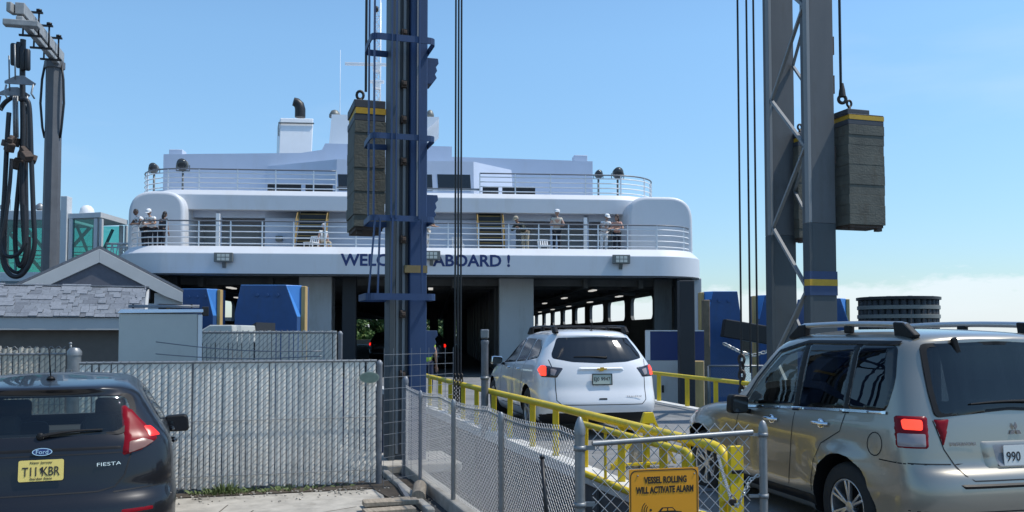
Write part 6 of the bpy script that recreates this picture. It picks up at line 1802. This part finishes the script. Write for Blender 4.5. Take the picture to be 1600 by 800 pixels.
bm = BM(); rnd = random.Random(8)
for k in range(34):
    a = 2 * PI * k / 34; lathe(bm, [(.125, -2.2), (.12, zt - .04 + rnd.uniform(-.03, .03)), (.08, zt + rnd.uniform(-.01, .02))], 8, Matrix.Translation((R0 * .93 * math.cos(a), R0 * .93 * math.sin(a), 0)))
lathe(bm, [(R0 * .85, -2), (R0 * .85, zt - .12), (.01, zt - .1)], 28); obj('piles', bm, M_shipdark, pc, smooth=50)
for z in (zt - .42, zt - .72): 
    bm = BM(); lathe(bm, [(R0 + .02, z), (R0 + .06, z + .01), (R0 + .06, z + .13), (R0 + .02, z + .14)], 40); obj('band', bm, M_lampgrey, pc, smooth=40)
bm = BM(); lathe(bm, [(R0 + .04, zt - .10), (R0 + .09, zt - .09), (R0 + .09, zt), (R0 + .03, zt + .01)], 40); obj('rim', bm, M_blackmetal, pc, smooth=40)
# panel and posts at the right of the ramp end
Yq = 24.2; x0, x1 = at(1009, 520, Yq).x, at(1100, 520, Yq).x
bp = thing('gate_panel', 'white panel with navy upper half at the right of the ramp end', 'panel', (x0, Yq, 0)); w = x1 - x0
bm = BM(); wbox(bm, 0, w, 0, .1, -.2, 1.05); obj('lower_panel', bm, M_pillar, bp, bevel=.01)
bm = BM(); wbox(bm, .12, w, -.003, .1, 1.053, 1.84); obj('upper_panel', bm, M_letter, bp)
bm = BM(); wbox(bm, -.004, .117, -.004, .1, 1.053, 1.84); wbox(bm, -.004, w, -.01, .1, 1.843, 1.87); obj('edge_strip', bm, M_white, bp)
bm = BM(); wbox(bm, .42, .48, -.04, 0, .18, .38); obj('handle', bm, M_blackmetal, bp, bevel=.01)
x = at(1072, 520, 23.4).x; bm = BM(); box(bm, (x, 23.4, 1.4), (.40, .35, 3.55)); tag(obj('dark_post', bm, M_shipdark, bevel=.02), 'tall near black post in front of the white and navy panel', 'post')
x = at(1091, 520, 23.8).x; bm = BM(); box(bm, (x, 23.8, .35), (.26, .2, 1.4)); tag(obj('timber_post', bm, M_timber, bevel=.02), 'pale timber post right of the near black post', 'post')
x = at(1103, 520, 27).x; bm = BM(); box(bm, (x, 27, .8), (.2, .3, 4.0)); tag(obj('timber_pile', bm, mat('brown timber', (.16, .12, .08), .85, var=.3), bevel=.03), 'brown pile standing left of the right hand dolphin', 'pile')
lf = thing('low_mesh_fence', 'low dark mesh fence behind the right guard rail', 'fence', (at(1106, 520, 25).x, 25, 0)); w = at(1216, 520, 25).x - at(1106, 520, 25).x
bm = BM(); chainlink(bm, (0, 0, 0), (1, 0, 0), w, .85, .075, .004, 4); obj('wire_mesh', bm, M_galvdark, lf)
bm = BM(); tube(bm, [(0, 0, .87), (w, 0, .87)], .03, 6)
for k in range(3): tube(bm, [(w * k / 2, 0, -.3), (w * k / 2, 0, .87)], .03, 6)
obj('frame', bm, M_galv, lf)
# ------------------------------------------------------------------ people
def skin_mesh(verts, edges, radii, root=0, sub=2):
    me = bpy.data.meshes.new('sk'); me.from_pydata([tuple(v) for v in verts], edges, [])
    o = bpy.data.objects.new('sk', me); COL.objects.link(o)
    md = o.modifiers.new('s', 'SKIN'); md.use_smooth_shade = True
    for v, r_ in zip(me.skin_vertices[0].data, radii): v.radius = r_ if isinstance(r_, tuple) else (r_, r_)
    me.skin_vertices[0].data[root].use_root = True
    sb = o.modifiers.new('u', 'SUBSURF'); sb.levels = sub; sb.render_levels = sub
    dg = bpy.context.evaluated_depsgraph_get(); r = bpy.data.meshes.new_from_object(o.evaluated_get(dg))
    bpy.data.objects.remove(o); bpy.data.meshes.remove(me)
    return r
def mmesh(name, me, m, parent):
    me.materials.clear(); me.materials.append(m); me.name = name
    me.polygons.foreach_set('use_smooth', [True] * len(me.polygons)); me.polygons.foreach_set('material_index', [0] * len(me.polygons))
    return link(name, me, parent)
M_skin = [mat('skin fair', (.50, .30, .22), .55), mat('skin tan', (.36, .20, .13), .55), mat('skin dark', (.14, .075, .05), .55)]
M_eye = mat('eye', (.02, .015, .012), .3)
def cloth(n, c): return mat('cloth ' + n, c, .85, var=.1, vscale=9)
C_white = cloth('white', (.78, .78, .78)); C_cream = cloth('cream', (.62, .56, .46)); C_olive = cloth('olive', (.05, .055, .04)); C_peach = cloth('peach', (.62, .34, .26)); C_grey = cloth('grey', (.50, .48, .45))
C_dark = cloth('dark', (.02, .022, .03)); C_navy = cloth('navy', (.02, .03, .07)); C_khaki = cloth('khaki', (.42, .36, .26)); C_hivis = cloth('hi vis', (.42, .62, .06)); C_denim = cloth('denim', (.07, .10, .17))
H_brown = mat('hair brown', (.06, .03, .018), .6); H_dark = mat('hair dark', (.015, .012, .012), .6); H_grey = mat('hair grey', (.5, .48, .46), .6)
def person(label, loc, face_deg, h=1.72, lean=12, arms='rail', shirt=C_white, legs=C_dark, skin=0, hair=H_brown, head='short', capm=None, tilt=0, turn=0, sit=False, grp='passengers on the lower ferry deck', side=0.0):
    t = thing('person', label, 'person', loc, R(face_deg), grp); k = h / 1.72; Ln = R(lean)
    up = Vector((math.sin(side), -math.sin(Ln), math.cos(Ln))).normalized()
    hip = Vector((0, .05 if lean > 5 else 0, .92)); 
    if sit: hip.z = .50
    chest = hip + up * .27; nb = hip + up * .49; hu = Vector((math.sin(side) * .5, -math.sin(Ln * .5 + R(tilt)), math.cos(Ln * .5 + R(tilt))))
    hb = nb + hu * .07; hc_ = nb + hu * .20; shl = [nb - up * .045 + Vector((s * .17, 0, 0)) for s in (-1, 1)]
    V, E, Rd = [], [], []
    def av(p, r_, par=None):
        V.append(Vector(p) * k); Rd.append(tuple(x * k for x in r_) if isinstance(r_, tuple) else r_ * k)
        if par is not None: E.append((par, len(V) - 1))
        return len(V) - 1
    p0 = av(hip, (.135, .10)); wv = av(hip + up * .14, (.12, .09), p0); cv = av(chest + up * .07, (.15, .10), wv); nv = av(nb, .062, cv); h0 = av(hb, .055, nv)
    arm_pts, leg_pts = [], []
    for i, s in enumerate((-1, 1)):
        sh_ = shl[i]
        if arms == 'rail': el = sh_ + Vector((s * .10, -.12, -.24)); hd = Vector((s * .06, min(el.y - .2, hip.y - .42), max(1.02 if not sit else .6, el.z - .03)))
        elif arms == 'cross': el = sh_ + Vector((s * .11, -.06, -.25)); hd = Vector((-s * .05, el.y - .20, el.z - .02))
        else: el = sh_ + Vector((s * .07, .02, -.27)); hd = el + Vector((s * .0, -.06, -.24))
        a = av(sh_, .058, cv); b = av(el, .041, a); c = av(hd + (el - hd).normalized() * .03, .028, b)
        d = (hd - el).normalized(); pm = av(hd + d * .06, (.036, .02), c); sd_ = d.cross(Vector((0, 0, 1))).normalized() if abs(d.z) < .9 else Vector((1, 0, 0))
        for f_ in range(4):
            off = sd_ * (.026 - .0175 * f_); ln = (.070, .080, .075, .058)[f_]
            q = av(hd + d * .10 + off, .0095, pm); q2 = av(hd + d * (.10 + ln * .55) + off * 1.05 + Vector((0, 0, -.012)), .0085, q); av(hd + d * (.10 + ln * .85) + off + Vector((0, 0, -.035)), .0075, q2)
        q = av(hd + d * .04 + sd_ * s * -.035, .011, pm); av(hd + d * .085 + sd_ * s * -.055 + Vector((0, 0, -.012)), .009, q)
        arm_pts.append((sh_, el, hd))
        hj = hip + Vector((s * .09, 0, -.05))
        if sit: kn = hj + Vector((s * .03, -.42, .02)); an = kn + Vector((0, -.02, -.42))
        else: kn = Vector((s * .10, hip.y - .02, .49)); an = Vector((s * .10, hip.y + .02, .09))
        a = av(hj, .085, p0); b = av(kn, .056, a); c = av(an, .04, b); av(an + Vector((s * .02, -.15, -.05)), (.035, .03), c); leg_pts.append((hj, kn, an))
    me = skin_mesh(V, E, Rd)
    bm = BM(); bm.from_mesh(me); bpy.data.meshes.remove(me)
    # head: skull, jaw, nose, ears in the same skin
    ax_z = hu; ax_x = Matrix.Rotation(R(turn), 3, 'Z') @ Vector((1, 0, 0)); ax_y = ax_z.cross(ax_x).normalized(); ax_x = ax_y.cross(ax_z).normalized()
    rot = Matrix((ax_x, ax_y, ax_z)).transposed(); hc_k = hc_ * k
    def hp(x, y, z): return hc_k + rot @ (Vector((x, y, z)) * k)
    ball(bm, hp(0, .005, .015), .098 * k, .80, .98, 1.12, rot=rot, seg=16, rings=12); ball(bm, hp(0, -.022, -.055), .07 * k, .82, .92, .95, rot=rot)
    ball(bm, hp(0, -.098, -.005), .018 * k, .8, 1.1, 1.4, rot=rot)
    for s in (-1, 1): ball(bm, hp(s * .08, .01, 0), .027 * k, .4, .8, 1.2, rot=rot)
    n0 = len(bm.faces)
    for s in (-1, 1): ball(bm, hp(s * .032, -.086, .022), .012 * k, 1.2, .6, .7, mi=1, rot=rot, seg=8, rings=5)
    ball(bm, hp(0, -.085, -.055), .020 * k, 1.3, .5, .35, mi=2, rot=rot, seg=8, rings=5)
    bm.normal_update(); me = bpy.data.meshes.new('body'); bm.to_mesh(me); bm.free()
    for m_ in (M_skin[skin], M_eye, mat('lips', (.28, .11, .09), .5)): me.materials.append(m_)
    me.polygons.foreach_set('use_smooth', [True] * len(me.polygons)); link('body', me, t)
    # shirt
    V, E, Rd = [], [], []
    p0 = av(hip - up * .04, (.152, .118)); wv = av(hip + up * .13, (.142, .112), p0); cv = av(chest + up * .07, (.172, .12), wv); av(nb - up * .01, .078, cv)
    for sh_, el, hd in arm_pts: a = av(sh_, .076, cv); av(sh_.lerp(el, .35), .066, a); 
    for i, (sh_, el, hd) in enumerate(arm_pts):
        if shirt in (C_olive,): b = av(el, .056, [x for x in range(len(V)) if False] or (5 if i == 0 else 7)); av(el.lerp(hd, .8), .042, b)
    mmesh('shirt', skin_mesh(V, E, Rd), shirt, t)
    V, E, Rd = [], [], []
    p0 = av(hip + up * .03, (.150, .115))
    for i, (hj, kn, an) in enumerate(leg_pts): a = av(hj, .098, p0); b = av(kn, .072, a); av(an + Vector((0, 0, .02)), .056, b)
    mmesh('trousers', skin_mesh(V, E, Rd), legs, t)
    for s, (hj, kn, an) in zip((-1, 1), leg_pts):
        bm = BM(); c = (an + Vector((s * .01, -.06, -.045))) * k; ball(bm, c, .05 * k, .95, 2.5, .85); obj('shoe', bm, C_dark, t, smooth=60)
    bm = BM()
    if head == 'bald': ball(bm, hp(0, .03, .0), .098 * k, .86, .9, .75, rot=rot); 
    elif head == 'long': ball(bm, hp(0, .018, .03), .105 * k, .88, .98, 1.08, rot=rot, seg=16, rings=10); ball(bm, hp(0, .065, -.09), .085 * k, 1.05, .62, 1.6, rot=rot)
    else: ball(bm, hp(0, .020, .032), .103 * k, .86, .96, 1.03, rot=rot, seg=16, rings=10)
    if head == 'bald' :
        for v in bm.verts: pass
    if capm is None or head == 'long': obj('hair', bm, hair, t, smooth=60)
    else: obj('hair', bm, hair, t, smooth=60)
    if capm:
        bm = BM(); M_ = Matrix.Translation(hc_k) @ rot.to_4x4()
        lathe(bm, [(.101 * k, .035 * k), (.106 * k, .06 * k), (.098 * k, .10 * k), (.07 * k, .132 * k), (.02 * k, .146 * k), (.002, .147 * k)], 18, M_)
        c = hp(0, -.13, .05); prism(bm, [c + rot @ (Vector((x, y, -.01 * abs(x) / .08)) * k) for x, y in ((-.078, .06), (-.075, -.02), (-.045, -.055), (0, -.066), (.045, -.055), (.075, -.02), (.078, .06))], rot @ Vector((0, 0, .008 * k)))
        obj('cap', bm, capm, t, smooth=50)
    return t
def deckp(px, ly): x, _ = sh(px, 360, ly); return FM @ Vector((x, ly, Z2))
FD = math.degrees(FR)
person('bald man in a white shirt leaning far over the rail, leftmost on the ferry deck', deckp(225, 1.15), FD - 38, 1.74, 34, 'rail', C_white, C_dark, 2, H_dark, 'short', side=-.25)
person('man in white with pale cap leaning on the left corner rail of the ferry', deckp(238, .95), FD - 8, 1.70, 34, 'rail', C_white, C_dark, 1, H_grey, 'short', C_white, tilt=12)
person('dark haired person in dark clothes at the left corner rail before the rounded shelter', deckp(254, 1.0), FD + 150, 1.58, 14, 'down', C_dark, C_dark, 1, H_dark, 'long', tilt=8)
person('person in grey half hidden behind the blue tower at the ferry rail', deckp(668, .85), FD + 70, 1.68, 22, 'rail', C_grey, C_grey, 1, H_dark, 'short')
person('person in dark olive jacket and khaki cap bending low over the ferry rail', deckp(820, .95), FD - 35, 1.70, 50, 'rail', C_olive, C_khaki, 1, H_grey, 'short', C_khaki, tilt=6, side=-.3)
person('man in white cap and cream shirt standing upright with folded arms at the rail', deckp(870, .85), FD, 1.80, 12, 'cross', C_cream, C_dark, 0, H_grey, 'short', C_white, tilt=8)
person('person in white cap and white shirt leaning on the rail beside a woman in peach', deckp(944, .9), FD + 12, 1.70, 33, 'rail', C_white, C_white, 0, H_brown, 'short', C_white, tilt=10, turn=15)
person('brown haired woman in a peach top leaning on the rail beside the right shelter', deckp(964, .85), FD - 14, 1.66, 30, 'rail', C_peach, C_dark, 0, H_brown, 'long', tilt=4, turn=-20)
person('white haired person seated low behind the rail near the left stairs', deckp(505, 1.5), FD + 40, 1.60, 8, 'down', C_white, C_khaki, 0, H_grey, 'short', sit=True)
person('deck worker in a yellow green safety vest standing beside the blue tower on the ramp', (at(667, 520, 23).x, 23, .12), 170, 1.72, 4, 'down', C_hivis, C_navy, 1, H_dark, 'short', grp='ferry crew')
